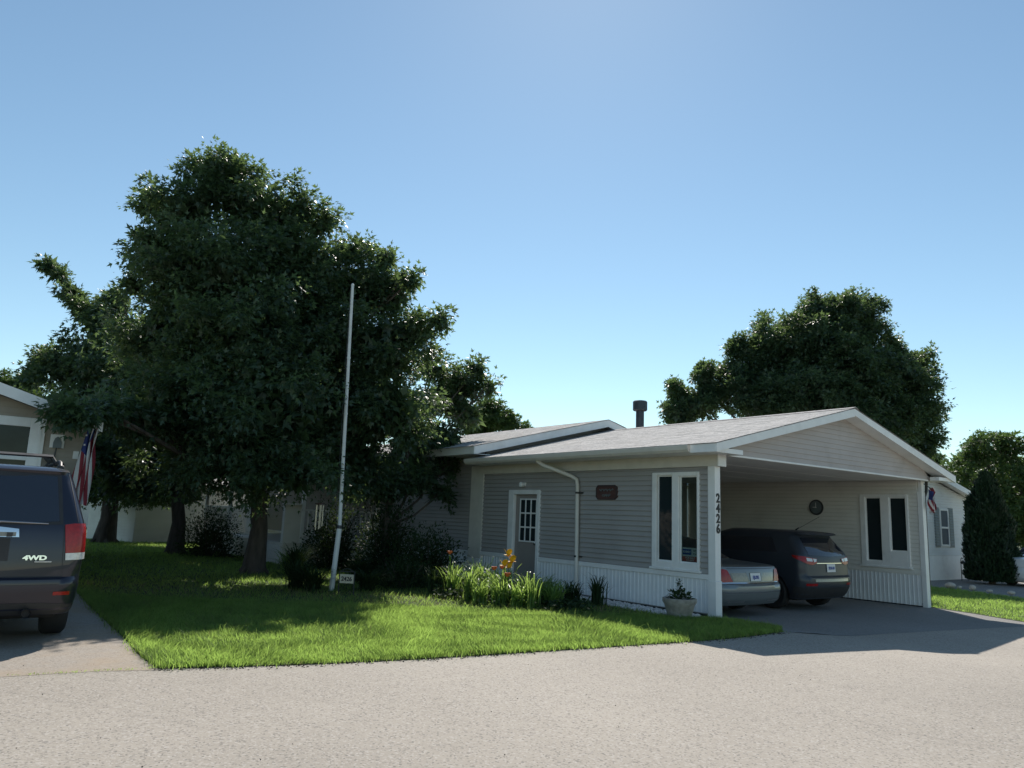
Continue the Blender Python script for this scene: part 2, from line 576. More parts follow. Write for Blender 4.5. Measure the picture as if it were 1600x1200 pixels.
sheet('side_lawn', rlawn_poly, .012, M['turf'], .5, kind='structure')
sheet('gravel_bed', [(12.4, 25.0), (13.9, 24.4), (14.5, 25.5), (15.3, 25.3), (20, 28.2), (19, 31), (13.5, 28.5)], .0105, M['gravel'], .5, kind='structure')

# ================================================================== GRASS
def in_poly(x, y, poly):
    ins = np.zeros(len(x), bool)
    n = len(poly)
    for i in range(n):
        x0, y0 = poly[i]
        x1, y1 = poly[(i + 1) % n]
        if y0 == y1:
            continue
        c = ((y0 > y) != (y1 > y)) & (x < (x1 - x0) * (y - y0) / (y1 - y0) + x0)
        ins ^= c
    return ins

def grass(name, poly, n, box, hgt, wid, segs, spread=.0, **props):
    x = rng.uniform(box[0], box[1], n)
    y = rng.uniform(box[2], box[3], n)
    k = in_poly(x, y, poly)
    x, y = x[k], y[k]
    if spread:
        x = x + rng.normal(0, spread, len(x))
        y = y + rng.normal(0, spread, len(y))
    n = len(x)
    clump = .6 + .3 * np.sin(x * 4.1 + np.sin(y * 3.7) * 2) * np.sin(y * 5.1 + x * 1.7) + .2 * np.sin(x * 1.3 + y * .9) + rng.normal(0, .12, n)
    tall = rng.uniform(0, 1, n) < .025
    h = hgt * (0.5 + .6 * clump) * rng.uniform(.4, 1.25, n) * np.where(tall, 1.9, 1)
    an = rng.uniform(0, 2 * np.pi, n)
    flow = 2.5 * np.sin(x * 1.9 + 1.3 * np.sin(y * 2.3)) + 2 * np.cos(y * 2.7)
    la = flow + rng.normal(0, 1.1, n)
    lean = rng.uniform(.15, 1.15, n) * np.abs(h)
    z = hg(x, y) + .015
    wx, wy = np.cos(an) * wid * rng.uniform(.6, 1.3, n), np.sin(an) * wid * rng.uniform(.6, 1.3, n)
    lx, ly = np.cos(la) * lean, np.sin(la) * lean
    if segs == 2:
        V = np.stack([np.stack([x - wx, y - wy, z], 1), np.stack([x + wx, y + wy, z], 1),
                      np.stack([x + lx * .35 + wx * .7, y + ly * .35 + wy * .7, z + h * .6], 1), np.stack([x + lx * .35 - wx * .7, y + ly * .35 - wy * .7, z + h * .6], 1),
                      np.stack([x + lx, y + ly, z + h * .95], 1)], 1).reshape(-1, 3)
        o = np.arange(n)[:, None] * 5
        F = np.concatenate([o + [0, 1, 2], o + [0, 2, 3], o + [3, 2, 4]], 0)
    else:
        V = np.stack([np.stack([x - wx, y - wy, z], 1), np.stack([x + wx, y + wy, z], 1), np.stack([x + lx, y + ly, z + h], 1)], 1).reshape(-1, 3)
        o = np.arange(n)[:, None] * 3
        F = o + np.array([[0, 1, 2]])
    return npmesh(name, V, F, M[props.pop('m', 'grass')], kind='stuff', **props)

grass('grass', lawn_poly, 300000, (-7, 4.6, 7.4, 13.0), .085, .0035, 2)
grass('grass', lawn_poly, 190000, (-20, 4, 13.0, 36), .085, .008, 1)
eb = []
for (x0, y0), (x1, y1) in zip(edge[:-1], edge[1:]):
    eb += [(x0, y0), (x1, y1)]
fringe = smooth_path(edge, 5) + [(x - .12, y + .2) for x, y in smooth_path(edge, 5)][::-1]
grass('grass', fringe, 110000, (-3.4, 4.4, 7.4, 12.2), .075, .004, 2, .065)
fr2 = smooth_path([(-7.36, 13.5), (-5.8, 11.2), (-4.33, 9.1), (-3.7, 8.15), (-3.27, 7.62)], 5)
fr2 = fr2 + [(x + .25, y + .05) for x, y in fr2][::-1]
grass('grass', fr2, 60000, (-7.5, -2.9, 7.5, 13.6), .09, .004, 2, .05)
grass('dry_grass', lawn_poly, 16000, (-8, 4.6, 7.4, 15.0), .07, .0035, 2, m='straw')
grass('dry_grass', fringe, 9000, (-3.4, 4.4, 7.4, 12.2), .05, .004, 2, .075, m='straw')
grass('grass', rlawn_poly, 110000, (8, 24, 15, 27), .07, .009, 1)

crack = [(-4.6, 6.93), (-4.1, 7.14), (-3.6, 7.4), (-3.2, 7.6), (-3.25, 7.68), (-3.7, 7.43), (-4.2, 7.14), (-4.65, 6.95)]
grass('weeds', crack, 2600, (-4.7, -3.1, 6.8, 7.75), .018, .004, 1)

# ================================================================== FOLIAGE
LEAF = np.array([(0, 0, 0), (-.2, .38, .04), (.2, .38, .04), (0, 1.0, -.08), (.56, .52, -.06), (-.56, .52, -.06)])
LEAF_F = np.array([(0, 2, 1), (1, 2, 3), (0, 4, 2), (0, 1, 5)])
OVAL = np.array([(0, 0, 0), (-.24, .45, .04), (.24, .45, .04), (0, 1.0, -.05)])
OVAL_F = np.array([(0, 2, 1), (1, 2, 3)])

def unit(a):
    return a / (np.linalg.norm(a, axis=-1, keepdims=True) + 1e-9)

def leaves(P, D, N, S, shape=LEAF, faces=LEAF_F):
    # P position, D direction of the tip, N approximate normal, S size -> mesh arrays
    D = unit(D)
    X = unit(np.cross(D, N))
    Z = np.cross(X, D)
    k = len(shape)
    V = P[:, None, :] + S[:, None, None] * (shape[None, :, 0:1] * X[:, None, :] + shape[None, :, 1:2] * D[:, None, :] + shape[None, :, 2:3] * Z[:, None, :])
    F = (np.arange(len(P)) * k)[:, None, None] + faces[None]
    return V.reshape(-1, 3), F.reshape(-1, 3)

def crown_leaves(lobes, density=46, leaf=.15, per=15, shoot=.55, fill=.35):
    # lobes (cx,cy,cz, rx,ry,rz) are broken into leafy clumps; sprays of leaves on short shoots fill each clump
    Ps, Ds, Ns, Ss = [], [], [], []
    for cx, cy, cz, rx, ry, rz in lobes:
        R3 = np.array([rx, ry, rz])
        c0 = np.array([cx, cy, cz])
        ns = int(max(14, density * ((rx * ry * rz) ** (2 / 3)) * 5))
        nsub = int(np.clip(ns / 9, 8, 64))
        sd0 = unit(rng.normal(size=(nsub, 3)))
        sc0 = sd0 * rng.uniform(.62, 1.12, (nsub, 1))
        sr = rng.uniform(.16, .3, nsub)
        spk = (rng.uniform(0, 1, nsub) < .3) & (sd0[:, 2] > -.35)
        sc0[spk] = sd0[spk] * rng.uniform(1.12, 1.38, (spk.sum(), 1))
        sr[spk] = rng.uniform(.07, .13, spk.sum())
        k = rng.integers(0, nsub, ns)
        d = unit(rng.normal(size=(ns, 3)) + sd0[k] * .5 + np.array([0, 0, .25]))
        c = c0 + (sc0[k] + d * (sr[k] * rng.uniform(.55, 1.05, ns))[:, None]) * R3
        sd_ = unit(d * np.array([1, 1, .6]) + sd0[k] * .5 + np.array([0, 0, .3]) + rng.normal(0, .3, (ns, 3)))
        ln = shoot * rng.uniform(.45, 1.3, ns) * min(1.0, .35 + rx * .5)
        t = np.linspace(.0, 1, per)
        p = c[:, None, :] + sd_[:, None, :] * (ln[:, None] * t[None, :])[..., None]
        p[..., 2] -= (t[None, :] ** 2) * ln[:, None] * .3
        side = rng.normal(0, 1, (ns, per, 3))
        ld = sd_[:, None, :] * .6 + side * .75 + np.array([0, 0, -.4])
        nn = np.array([0, 0, 1.0]) + rng.normal(0, .45, (ns, per, 3)) + d[:, None, :] * .45
        sz = leaf * rng.uniform(.5, 1.3, (ns, per)) * (1.1 - .3 * t[None, :])
        Ps.append((p + side * .08).reshape(-1, 3)); Ds.append(ld.reshape(-1, 3)); Ns.append(nn.reshape(-1, 3)); Ss.append(sz.reshape(-1))
        nc = int(ns * 4 * fill)
        dc = unit(rng.normal(size=(nc, 3)))
        Ps.append(c0 + dc * (rng.uniform(.05, .72, (nc, 1)) ** .6) * R3)
        Ds.append(rng.normal(0, 1, (nc, 3)) + np.array([0, 0, -.3]))
        Ns.append(np.array([0, 0, .7]) + rng.normal(0, .8, (nc, 3)))
        Ss.append(leaf * 2.0 * rng.uniform(.7, 1.2, nc))
    return np.concatenate(Ps), np.concatenate(Ds), np.concatenate(Ns), np.concatenate(Ss)

def px(xp, yp, Y):
    # where a sight line meets the plane y = Y (used to read positions off the photograph)
    r = FW + RT * ((xp - 800) / 1181.3) - UP * ((yp - 600) / 1181.3)
    k = Y / r.y
    return EYE + r * k

def tree(name, label, base, tr, lobes, m, group=None, density=46, leaf=.15, per=15, fork=.3, loc0=None, shoot=.5, cat='tree', fill=.8):
    root = thing(name, label, cat, (base[0], base[1], base[2]), 0, group)
    B = np.array(base)
    lb = [(c[0] - B[0], c[1] - B[1], c[2] - B[2], c[3], c[4], c[5]) for c in lobes]
    P, D, N, S = crown_leaves(lb, density, leaf, per, shoot, fill)
    V, F = leaves(P, D, N, S)
    npmesh('crown', V, F, m, root)
    top = max(lb, key=lambda q: q[2])
    t = MB()
    h = top[2]
    cx = sum(q[0] for q in lb) / len(lb)
    cy = sum(q[1] for q in lb) / len(lb)
    trunk = []
    rads = []
    for i in range(9):
        f = i / 8
        trunk.append((cx * f * f * .8 + .06 * math.sin(i * 1.7), cy * f * f * .8 + .06 * math.cos(i * 1.3), h * .85 * f))
        rads.append(tr * (1.0 - .86 * f) * (1.35 if i == 0 else 1))
    trunk[0] = (0, 0, -.15)
    t.tube(trunk, rads, 12)
    if tr > .15:
        for k in range(5):
            g = k * 1.26 + .4
            t.tube([(math.cos(g) * tr * .4, math.sin(g) * tr * .4, .5), (math.cos(g) * tr * 1.0, math.sin(g) * tr * 1.0, .12), (math.cos(g) * tr * 1.9, math.sin(g) * tr * 1.9, -.06)], [tr * .4, tr * .36, tr * .15], 6)
    for q in lb:
        if math.hypot(q[0], q[1]) > 5.2:
            continue
        f = min(.92, max(fork, (q[2] - .45 * math.hypot(q[0], q[1])) / h))
        i = min(7, int(f * 8))
        s = Vector(trunk[i])
        e = Vector((q[0], q[1], q[2]))
        mid = s.lerp(e, .5) + Vector((0, 0, -.15))
        r0 = rads[i] * .55
        t.tube([s, mid, e], [r0, r0 * .6, .02], 6, cap=False)
        for k in range(4):
            g = Vector((random.uniform(-1, 1) * q[3], random.uniform(-1, 1) * q[4], random.uniform(-.5, 1) * q[5])) * .75
            t.tube([mid.lerp(e, .5), e + g], [r0 * .35, .008], 4, cap=False)
    for q in lb:
        dq = math.hypot(q[0], q[1])
        if dq > 5.2:
            near = [p for p in lb if math.hypot(p[0], p[1]) < dq - .3]
            p = min(near, key=lambda r_: (Vector(r_[:3]) - Vector(q[:3])).length)
            a0, a1 = Vector(p[:3]), Vector(q[:3])
            if (a1 - a0).length < 4:
                t.tube([a0, a0.lerp(a1, .5) + Vector((0, 0, .1)), a1], [.05, .035, .015], 5, cap=False)
    t.build('trunk', M['bark'], root, smooth=True)
    return root

def lobes_px(lst, ky=1.0, shr=.8):
    out = []
    for xp, yp, rx, ry, Y in lst:
        Y *= ky
        c = px(xp, yp, Y)
        s = Y / 1181.3
        rx, ry = rx * shr, ry * shr
        out.append((c.x, c.y, c.z, rx * s, (rx + ry) * .54 * s, ry * s))
    return out

# ================================================================== HOUSE 2426
home = thing('mobile_home', 'grey sided mobile home with open white-posted carport numbered 2426', 'house', L(0, 0, 0), A)
W = 7.77
RX = W / 2
SL = .2457
ZR = 4.04
def roofz(x):
    return ZR - abs(x - RX) * SL

def lap(b, x0, sgn, y0, y1, z0, e, t=.028):
    # one lap board on a wall facing sgn*x: thick at its lower edge, thin on top
    b.prism([(x0, z0 + .009), (x0 + sgn * t, z0 + .009), (x0 + sgn * t, z0 + .022), (x0 + sgn * .006, z0 + e), (x0, z0 + e)], 'y', y0, y1)

def lapy(b, y0, sgn, x0, x1, z0, e, t=.016):
    b.prism([(y0, z0), (y0 + sgn * t, z0), (y0 + sgn * .004, z0 + e), (y0, z0 + e)], 'x', x0, x1)

# --- long left wall (faces -x)
wall = MB()
holes = []
wall.box(.02, .12, .02, .30, .02, 2.6)
wall.box(.02, .12, .30, 1.42, .02, .75)
wall.box(.02, .12, .30, 1.42, 2.5, 2.6)
wall.box(.02, .12, 1.42, 4.85, .02, 2.6)
wall.box(.02, .12, 4.85, 5.9, 2.14, 2.6)
wall.box(.02, .12, 5.9, 7.05, .02, 2.6)
wall = wall.build('carport_wall', M['siding'], home)
E_ = .097
z = .70
while z < 2.56:
    e = min(E_, 2.595 - z)
    segs = []
    if z + e * .5 < 2.5 and z + e * .5 > .745:
        segs = [(.11, .30), (1.43, 4.80), (5.96, 7.05)] if z + e * .5 < 2.19 else [(.11, .30), (1.43, 7.05)]
    elif z + e * .5 >= 2.5:
        segs = [(.11, 7.05)]
    else:
        segs = [(.11, 4.80), (5.96, 7.05)]
    for y0, y1 in segs:
        b = MB()
        lap(b, .02, -1, y0 + .002, y1 - .002, z, e)
        b.build('siding_board', M['siding'], wall)
    z += E_
# post with the house number
b = MB()
b.box(-.03, .12, -.06, .10, .60, 2.59, .006)
b.box(-.045, .125, -.075, .105, -.02, .60, .006)
post = b.build('corner_post', M['white'], home)
for i, ch in enumerate('2426'):
    zz = 2.02 - i * .177
    text('house_number', ch, .22, M['ink'], post, (.045, -.066, zz), (math.pi / 2, 0, 0), .006, bold=.006, sx=.9)
# skirting on the left wall
b = MB()
for y0, y1 in ((.08, 4.80), (5.96, 7.08)):
    b.box(-.03, .02, y0, y1, .61, .70, .006)
b.build('skirting_rail', M['white'], home)
def rib_panel(nx, pitch, h):
    b = MB()
    prof = []
    for i in range(nx):
        y = i * pitch
        prof += [(0.0, y), (0.0, y + pitch * .72), (-.012, y + pitch * .78), (-.012, y + pitch * .94)]
    prof.append((0.0, nx * pitch))
    n = len(prof)
    b.add([(p[0], p[1], 0) for p in prof] + [(p[0], p[1], h) for p in prof], [(i, i + 1, n + i + 1, n + i) for i in range(n - 1)])
    return b
rib = rib_panel(4, .1, .57).mesh('skirting_panel', M['skirt'])
sk = MB()
for y0, y1 in ((.1, 4.78), (5.98, 7.02)):
    sk.box(.012, .018, y0, y1, .04, .608)
sk = sk.build('skirting', M['skirt'], home)
y = .1
while y < 7.0:
    if not (4.4 < y < 5.96):
        inst(rib, 'skirting_panel', sk, (0, y, .04))
    y += .4
inst(rib_panel(3, .1, .57).mesh('skirting_panel', M['skirt']), 'skirting_panel', sk, (0, 4.5, .04))
# dark board added as the shade in the gap under the skirting
MB().box(.03, .1, .1, 7.0, -.06, .03).build('shadow_gap_board', M['dark'], home)
# beam along the top of the wall, its boxed end in white
MB().box(-.035, .17, -.12, 7.05, 2.59, 2.80).build('beam', M['beige'], home)
MB().box(-.045, .18, -.15, -.121, 2.585, 2.805, .004).build('beam_end', M['white'], home)

def window_side(par, x, sgn, y0, y1, z0, z1, panes, fm, gmats, fr=.0):
    # window in a wall facing sgn*x with frame, sill, panes: list of (y0,y1,z0,z1)
    b = MB()
    d0, d1 = (x, x + sgn * .05)
    xa, xb = min(d0, d1), max(d0, d1)
    cuts = sorted(panes)
    ys = [y0] + sum([[p[0], p[1]] for p in cuts], []) + [y1]
    for i in range(0, len(ys), 2):
        b.box(xa, xb, ys[i], ys[i + 1], z0, z1, .006)
    for p in cuts:
        b.box(xa, xb - .004 if sgn > 0 else xb, p[0], p[1], z0, p[2])
        b.box(xa, xb, p[0], p[1], p[3], z1)
    # inner sash lip
    for p in cuts:
        for a0, a1, c0, c1 in ((p[0], p[0] + .025, p[2], p[3]), (p[1] - .025, p[1], p[2], p[3]), (p[0] + .025, p[1] - .025, p[2], p[2] + .025), (p[0] + .025, p[1] - .025, p[3] - .025, p[3])):
            b.box(x - .02 if sgn > 0 else x, x + .02 if sgn < 0 else x, a0, a1, c0, c1)
    w_ = b.build('window', fm, par)
    s = MB()
    s.box(*( (x + sgn * .075, x) if sgn < 0 else (x, x + sgn * .075)), y0 - .04, y1 + .04, z0 - .045, z0, .006)
    s.build('sill', fm, w_)
    for p, g in zip(cuts, gmats):
        q = MB()
        q.box(x - sgn * .012 - .003, x - sgn * .012 + .003, p[0] + .002, p[1] - .002, p[2] + .002, p[3] - .002)
        q.build('pane', g, w_)
    return w_
window_side(home, .02, -1, .30, 1.42, .75, 2.50, [(.35, .77, .86, 2.43), (.93, 1.31, .86, 2.45)], M['white'], [M['glass_clear'], M['glass']])

# --- side door with nine small panes
door = MB().box(.05, .095, 4.90, 5.76, .04, 2.09, .005).build('door', M['door'], home)
b = MB()
b.box(-.035, .05, 4.80, 4.90, .04, 2.19, .006)
b.box(-.035, .05, 5.76, 5.96, .04, 2.19, .006)
b.box(-.035, .05, 4.90, 5.76, 2.09, 2.19, .006)
b.build('door_frame', M['white'], home)
b = MB()
gy0, gy1, gz0, gz1 = 4.98, 5.58, 1.02, 1.98
for i in range(4):
    y = gy0 + (gy1 - gy0) * i / 3
    b.box(.03, .052, y - .016, y + .016, gz0 - .016, gz1 + .016)
for i in range(4):
    z = gz0 + (gz1 - gz0) * i / 3
    for j in range(3):
        b.box(.03, .052, gy0 + (gy1 - gy0) * j / 3 + .016, gy0 + (gy1 - gy0) * (j + 1) / 3 - .016, z - .014, z + .014)
b.build('window_grid', M['white'], door)
pm = MB().box(.04, .047, -.08, .08, -.14, .14).mesh('pane', M['glass'])
for i in range(3):
    for j in range(3):
        inst(pm, 'pane', door, (0, gy0 + .1 + .2 * i, gz0 + .16 + .32 * j))
MB().lathe([(.0, -.06), (.03, -.055), (.032, -.03), (.012, -.02), (.012, 0)], (.05, 4.97, .98), 10, 'x').build('handle', M['chrome'], door, smooth=True)
b = MB()
b.box(-.02, .02, 5.36, 5.46, 2.28, 2.36, .004)
b.lathe([(.03, -.14), (.06, -.12), (.055, -.04), (.02, -.02)], (0, 5.41, 2.31), 10, 'x')
b.build('porch_light', M['white'], home, smooth=True)
# plain corner pilaster between carport and main house
b = MB()
b.box(-.02, .10, 7.06, 7.60, .52, 2.80)
b.build('corner_panel', M['beige'], home)
MB().box(-.035, .10, 7.08, 7.62, .02, .51, .004).build('corner_block', M['white'], home)
# downspout
b = MB()
b.tube([(-.57, 4.27, 2.86), (-.57, 4.26, 2.78), (-.50, 4.16, 2.70), (-.14, 3.62, 2.47), (-.075, 3.52, 2.40), (-.065, 3.50, 2.28), (-.065, 3.47, .15), (-.12, 3.47, .06)], .043, 10)
ds = b.build('downspout', M['beige'], home, smooth=True)
for zz in (2.12, .80):
    MB().tube([(-.065, 3.49, zz - .02), (-.065, 3.49, zz + .02)], .05, 10).build('strap', M['blackpl'], ds)
    MB().box(-.03, .015, 3.38, 3.45, zz - .015, zz + .015).build('strap', M['blackpl'], ds)

# --- carport roof
roof = MB()
T = .05
x0, x1 = -.60, W + .60
for a, c in ((x0, RX), (RX, x1)):
    roof.prism([(a, roofz(a) - .012), (c, roofz(c) - .012), (c, roofz(c) - T), (a, roofz(a) - T)], 'y', -.53, 6.98)
roof = roof.build('carport_roof', M['shingle'], home)
def shingles(par, ya, yb, xl, xr, rx, zf_, course=.135, seed=1):
    rr = random.Random(seed)
    b = MB()
    for sgn, xe in ((-1, xl), (1, xr)):
        n = int(abs(xe - rx) / course) + 1
        for i in range(n):
            xa = xe - sgn * i * course
            xb = xe - sgn * min((i + 1) * course + .012, abs(xe - rx))
            y = ya - rr.uniform(0, .25)
            while y < yb:
                w_ = rr.uniform(.16, .33)
                y1 = min(y + w_, yb)
                yy0 = max(y, ya)
                if y1 - yy0 > .02:
                    t = rr.uniform(.0015, .004)
                    za, zb = zf_(xa), zf_(xb)
                    d = rr.uniform(0, .012) * sgn
                    b.add([(xa + d, yy0, za - .002), (xa + d, y1 - .004, za - .002), (xa + d, y1 - .004, za + t), (xa + d, yy0, za + t), (xb, yy0, zb + .002), (xb, y1 - .004, zb + .002)],
                          [(0, 1, 2, 3), (3, 2, 5, 4), (0, 3, 4), (1, 5, 2)], 0)
                y += w_
    return b.build('shingles', M['shingle'], par, kind='stuff')
shingles(roof, -.57, 6.98, -.64, W + .64, RX, roofz)
MB().prism([(RX - .13, ZR - .018), (RX, ZR + .024), (RX + .13, ZR - .018), (RX, ZR + .008)], 'y', -.58, 6.98).build('ridge_cap', M['shingle'], roof)
# fascia, rakes, soffits
b = MB()
for a, c in ((-.62, RX), (RX, W + .62)):
    b.prism([(a, roofz(a) - .014), (c, roofz(c) - .014), (c, roofz(c) - .175), (a, roofz(a) - .155)], 'y', -.56, -.53)
b.build('rake_board', M['white'], roof)
b = MB()
b.box(-.625, -.60, -.53, .0, roofz(-.62) - .155, roofz(-.62) - .015)
b.box(W + .60, W + .625, -.53, 6.98, roofz(-.62) - .155, roofz(-.62) - .015)
b.build('fascia', M['white'], roof)
b = MB()
gz = roofz(-.62) - .02
b.prism([(-.60, gz), (-.60, gz - .125), (-.66, gz - .125), (-.70, gz - .08), (-.715, gz - .02), (-.715, gz), (-.70, gz), (-.69, gz - .07), (-.65, gz - .11), (-.61, gz - .11), (-.61, gz)], 'y', .0, 6.95)
b.build('gutter', M['beige'], roof)
b = MB()
b.box(-.60, -.035, -.30, 6.98, 2.79, 2.80)
b.box(W + .05, W + .60, -.30, 6.98, 2.79, 2.80)
b.prism([(-.60, roofz(-.6) - .145), (RX, ZR - .15), (RX, ZR - .16), (-.60, roofz(-.6) - .155)], 'y', -.53, -.24)
b.prism([(W + .60, roofz(-.6) - .145), (RX, ZR - .15), (RX, ZR - .16), (W + .60, roofz(-.6) - .155)], 'y', -.53, -.24)
b.build('soffit', M['white'], roof)
b = MB()
b.box(-.55, .16, -.52, -.31, 2.775, 2.86, .004)
b.box(W - .16, W + .55, -.52, -.31, 2.775, 2.86, .004)
b.build('soffit_return', M['white'], roof)
# gable wall of lap boards cut to the slope
gab = MB()
gab.prism([(.0, 2.80), (W, 2.80), (W, 2.86), (RX, ZR - .165), (0, 2.86)], 'y', -.245, -.21)
gab = gab.build('gable_wall', M['gable'], home)
z = 2.80
while z < 3.86:
    z1 = min(z + .098, ZR - .17)
    def xs(zz):
        d = (ZR - .162 - zz) / SL
        return max(.17, RX - d), min(W - .17, RX + d)
    a0, a1 = xs(z)
    c0, c1 = xs(z1)
    if c1 - c0 > .02:
        b = MB()
        b.add([(a0, -.245, z), (a1, -.245, z), (c1, -.245, z1), (c0, -.245, z1), (a0, -.263, z), (a1, -.263, z), (c1, -.249, z1), (c0, -.249, z1)],
              [(0, 3, 2, 1), (4, 5, 6, 7), (0, 1, 5, 4), (3, 7, 6, 2), (0, 4, 7, 3), (1, 2, 6, 5)])
        b.build('siding_board', M['gable'], gab)
    z += .098
MB().box(.16, W - .16, -.275, -.21, 2.765, 2.80, .004).build('gable_trim', M['white'], gab)
# ceiling, back wall
ceil = MB().box(.12, W - .02, -.21, 6.98, 2.80, 2.83).build('carport_ceiling', M['whitesid'], home)
b = MB()
for i in range(5):
    b.box(.17, W - .05, 1.2 + i * 1.2, 1.215 + i * 1.2, 2.797, 2.80)
b.build('ceiling_seam', M['whitesid'], ceil)
MB().box(.9, 2.1, 1.55, 1.58, 2.765, 2.793, .004).build('tube_light', M['white'], home)
back = MB().box(.12, W - .1, 6.98, 7.1, -.2, 2.80).build('back_wall', M['siding'], home)
b = MB()
z = .2
while z < 2.75:
    lapy(b, 6.98, -1, .14, W - .12, z, .097)
    z += .097
b.build('lap_siding', M['siding'], back, kind='stuff')
# --- right wall, seen from inside (faces -x)
rw = MB()
X = W - .04
for y0, y1, z0, z1 in ((.02, .27, -.05, 2.6), (.27, 1.46, -.05, .74), (.27, 1.46, 2.46, 2.6), (1.46, 6.98, -.05, 2.6)):
    rw.box(X, X + .1, y0, y1, z0, z1)
rw = rw.build('carport_wall', M['cream'], home, label='cream inner wall of the carport')
z = .62
while z < 2.78:
    e = min(.097, 2.79 - z)
    segs = [(.05, 6.97)] if (z + e / 2 > 2.46 or z + e / 2 < .73) else [(.05, .27), (1.46, 6.97)]
    for y0, y1 in segs:
        b = MB()
        lap(b, X, -1, y0 + .002, y1 - .002, z, e, .022)
        b.build('siding_board', M['cream'], rw)
    z += .097
MB().box(X, X + .1, .02, 6.98, 2.601, 2.80).build('beam', M['beige'], home)
window_side(home, X, -1, .27, 1.46, .74, 2.46, [(.33, .73, 1.1, 2.39), (.94, 1.33, .84, 2.39)], M['white'], [M['glass'], M['glass']])
MB().box(X - .02, X - .008, .36, .70, .82, 1.06).build('filler_panel', M['cream'], home)
rib2 = rib_panel(4, .1, .72).mesh('skirting_panel', M['skirt'])
sk2 = MB().box(X + .0, X + .02, .05, 6.95, -.06, .6).build('skirting', M['skirt'], home)
for i in range(17):
    inst(rib2, 'skirting_panel', sk2, (X - .012, .06 + i * .4, -.115))
MB().box(X, X + .1, .05, 6.9, -.25, -.05).build('shadow_gap_board', M['dark'], home)  # same dark gap board under the right wall
MB().box(X - .035, X, .05, 6.9, .58, .63).build('skirting_rail', M['cream'], home)
b = MB()
b.box(X - .03, X + .13, -.07, .045, -.17, 2.52, .006)
b.box(X + .0, X + .13, -.06, .045, 2.52, 2.775, .006)
b.build('corner_post', M['white'], home)
rds = MB()
rds.tube([(W + .3, -.02, 2.78), (W + .27, -.02, 2.55), (W + .2, -.0, 2.4), (W + .2, 0, -.1)], .035, 8)
rds.build('downspout', M['dark'], home, smooth=True)

# --- main house behind, higher roof
MX, MZ = 3.77, 4.34
MS = (4.34 - 3.22) / (3.77 + .73)
def mroof(x):
    return MZ - abs(x - MX) * MS
mw = MB()
mw.box(.06, .16, 7.10, 23, .02, 3.05)
mw.box(7.4, 7.5, 7.10, 23, -.2, 3.05)
mw.box(.16, 7.4, 22.9, 23, -.2, 3.05)
mw = mw.build('main_wall', M['siding'], home)
z = .68
while z < 3.0:
    for y0, y1 in ((7.62, 13.0), (13.0, 22.9)):
        b = MB()
        lap(b, .06, -1, y0 + .002, y1 - .002, z, .097)
        b.build('siding_board', M['siding'], mw)
    z += .097
MB().box(.0, .06, 7.63, 22.9, .61, .68, .004).build('skirting_rail', M['white'], home)
ms = MB().box(.04, .055, 7.63, 22.9, .0, .61).build('skirting', M['skirt'], home)
for i in range(13):
    inst(rib, 'skirting_panel', ms, (.03, 7.65 + i * .4, .035))
eg = MB()
eg.prism([(.0, 2.81), (7.5, 2.81), (7.5, mroof(7.5) - .08), (MX, MZ - .08), (0.0, mroof(0) - .08)], 'y', 7.0, 7.06)
eg.build('end_gable', M['siding'], home)
mr = MB()
for a, c in ((-.70, MX), (MX, 8.24)):
    mr.prism([(a, mroof(a) - .012), (c, mroof(c) - .012), (c, mroof(c) - .06), (a, mroof(a) - .06)], 'y', 6.53, 23.3)
mr = mr.build('main_roof', M['shingle'], home)
shingles(mr, 6.48, 14, -.75, 8.29, MX, mroof, .14, 5)
b = MB()
for a, c in ((-.72, MX), (MX, 8.26)):
    b.prism([(a, mroof(a) - .014), (c, mroof(c) - .014), (c, mroof(c) - .205), (a, mroof(a) - .205)], 'y', 6.50, 6.53)
b.build('rake_board', M['white'], mr)
b = MB()
b.box(-.725, -.70, 6.53, 23.3, mroof(-.7) - .2, mroof(-.7) - .015)
b.build('fascia', M['white'], mr)
b = MB()
b.box(-.70, .06, 6.53, 23.3, mroof(-.7) - .2, mroof(-.7) - .185)
b.prism([(-.70, mroof(-.7) - .065), (MX, MZ - .065), (MX, MZ - .08), (-.70, mroof(-.7) - .08)], 'y', 6.53, 7.0)
b.prism([(8.24, mroof(8.24) - .065), (MX, MZ - .065), (MX, MZ - .08), (8.24, mroof(8.24) - .08)], 'y', 6.53, 7.0)
b.build('soffit', M['white'], mr)
# stove pipe
b = MB()
b.lathe([(.13, 3.3), (.13, 5.06)], (6.62, 8.0, 0), 18)
b.lathe([(.02, 5.37), (.20, 5.36), (.23, 5.33), (.23, 5.07), (.2, 5.04), (.13, 5.03)], (6.62, 8.0, 0), 20)
b.build('chimney_pipe', M['steel'], home, smooth=True)

# --- porch on the left side of the main house
porch = MB()
porch.box(-3.0, .0, 12.4, 20.4, .52, .60)
porch = porch.build('porch_deck', M['beige'], home)
b = MB()
b.box(-3.0, -2.5, 12.42, 12.47, .0, .52)
b.box(-2.44, -.05, 12.42, 12.47, .0, .52)
b.box(-3.02, -2.98, 12.5, 20.4, .0, .52)
b.build('porch_skirting', M['cream'], porch)
pp_ = MB().box(-.05, .05, -.05, .05, .0, 2.5, .006).mesh('porch_post', M['white'])
for xx, yy in ((-2.47, 12.45), (-.1, 12.45), (-2.97, 14.9), (-2.97, 17.5), (-2.97, 20.2)):
    inst(pp_, 'porch_post', porch, (xx, yy, 0))
b = MB()
z = .66
while z < 1.62:
    lapy(b, 12.45, -1, -3.0, -2.52, z, .1)
    z += .1
b.box(-3.0, -2.52, 12.45, 12.6, .6, 1.66)
b.build('porch_panel', M['cream'], porch)
MB().box(-3.03, -2.5, 12.38, 12.62, 1.66, 1.7).build('porch_cap', M['white'], porch)
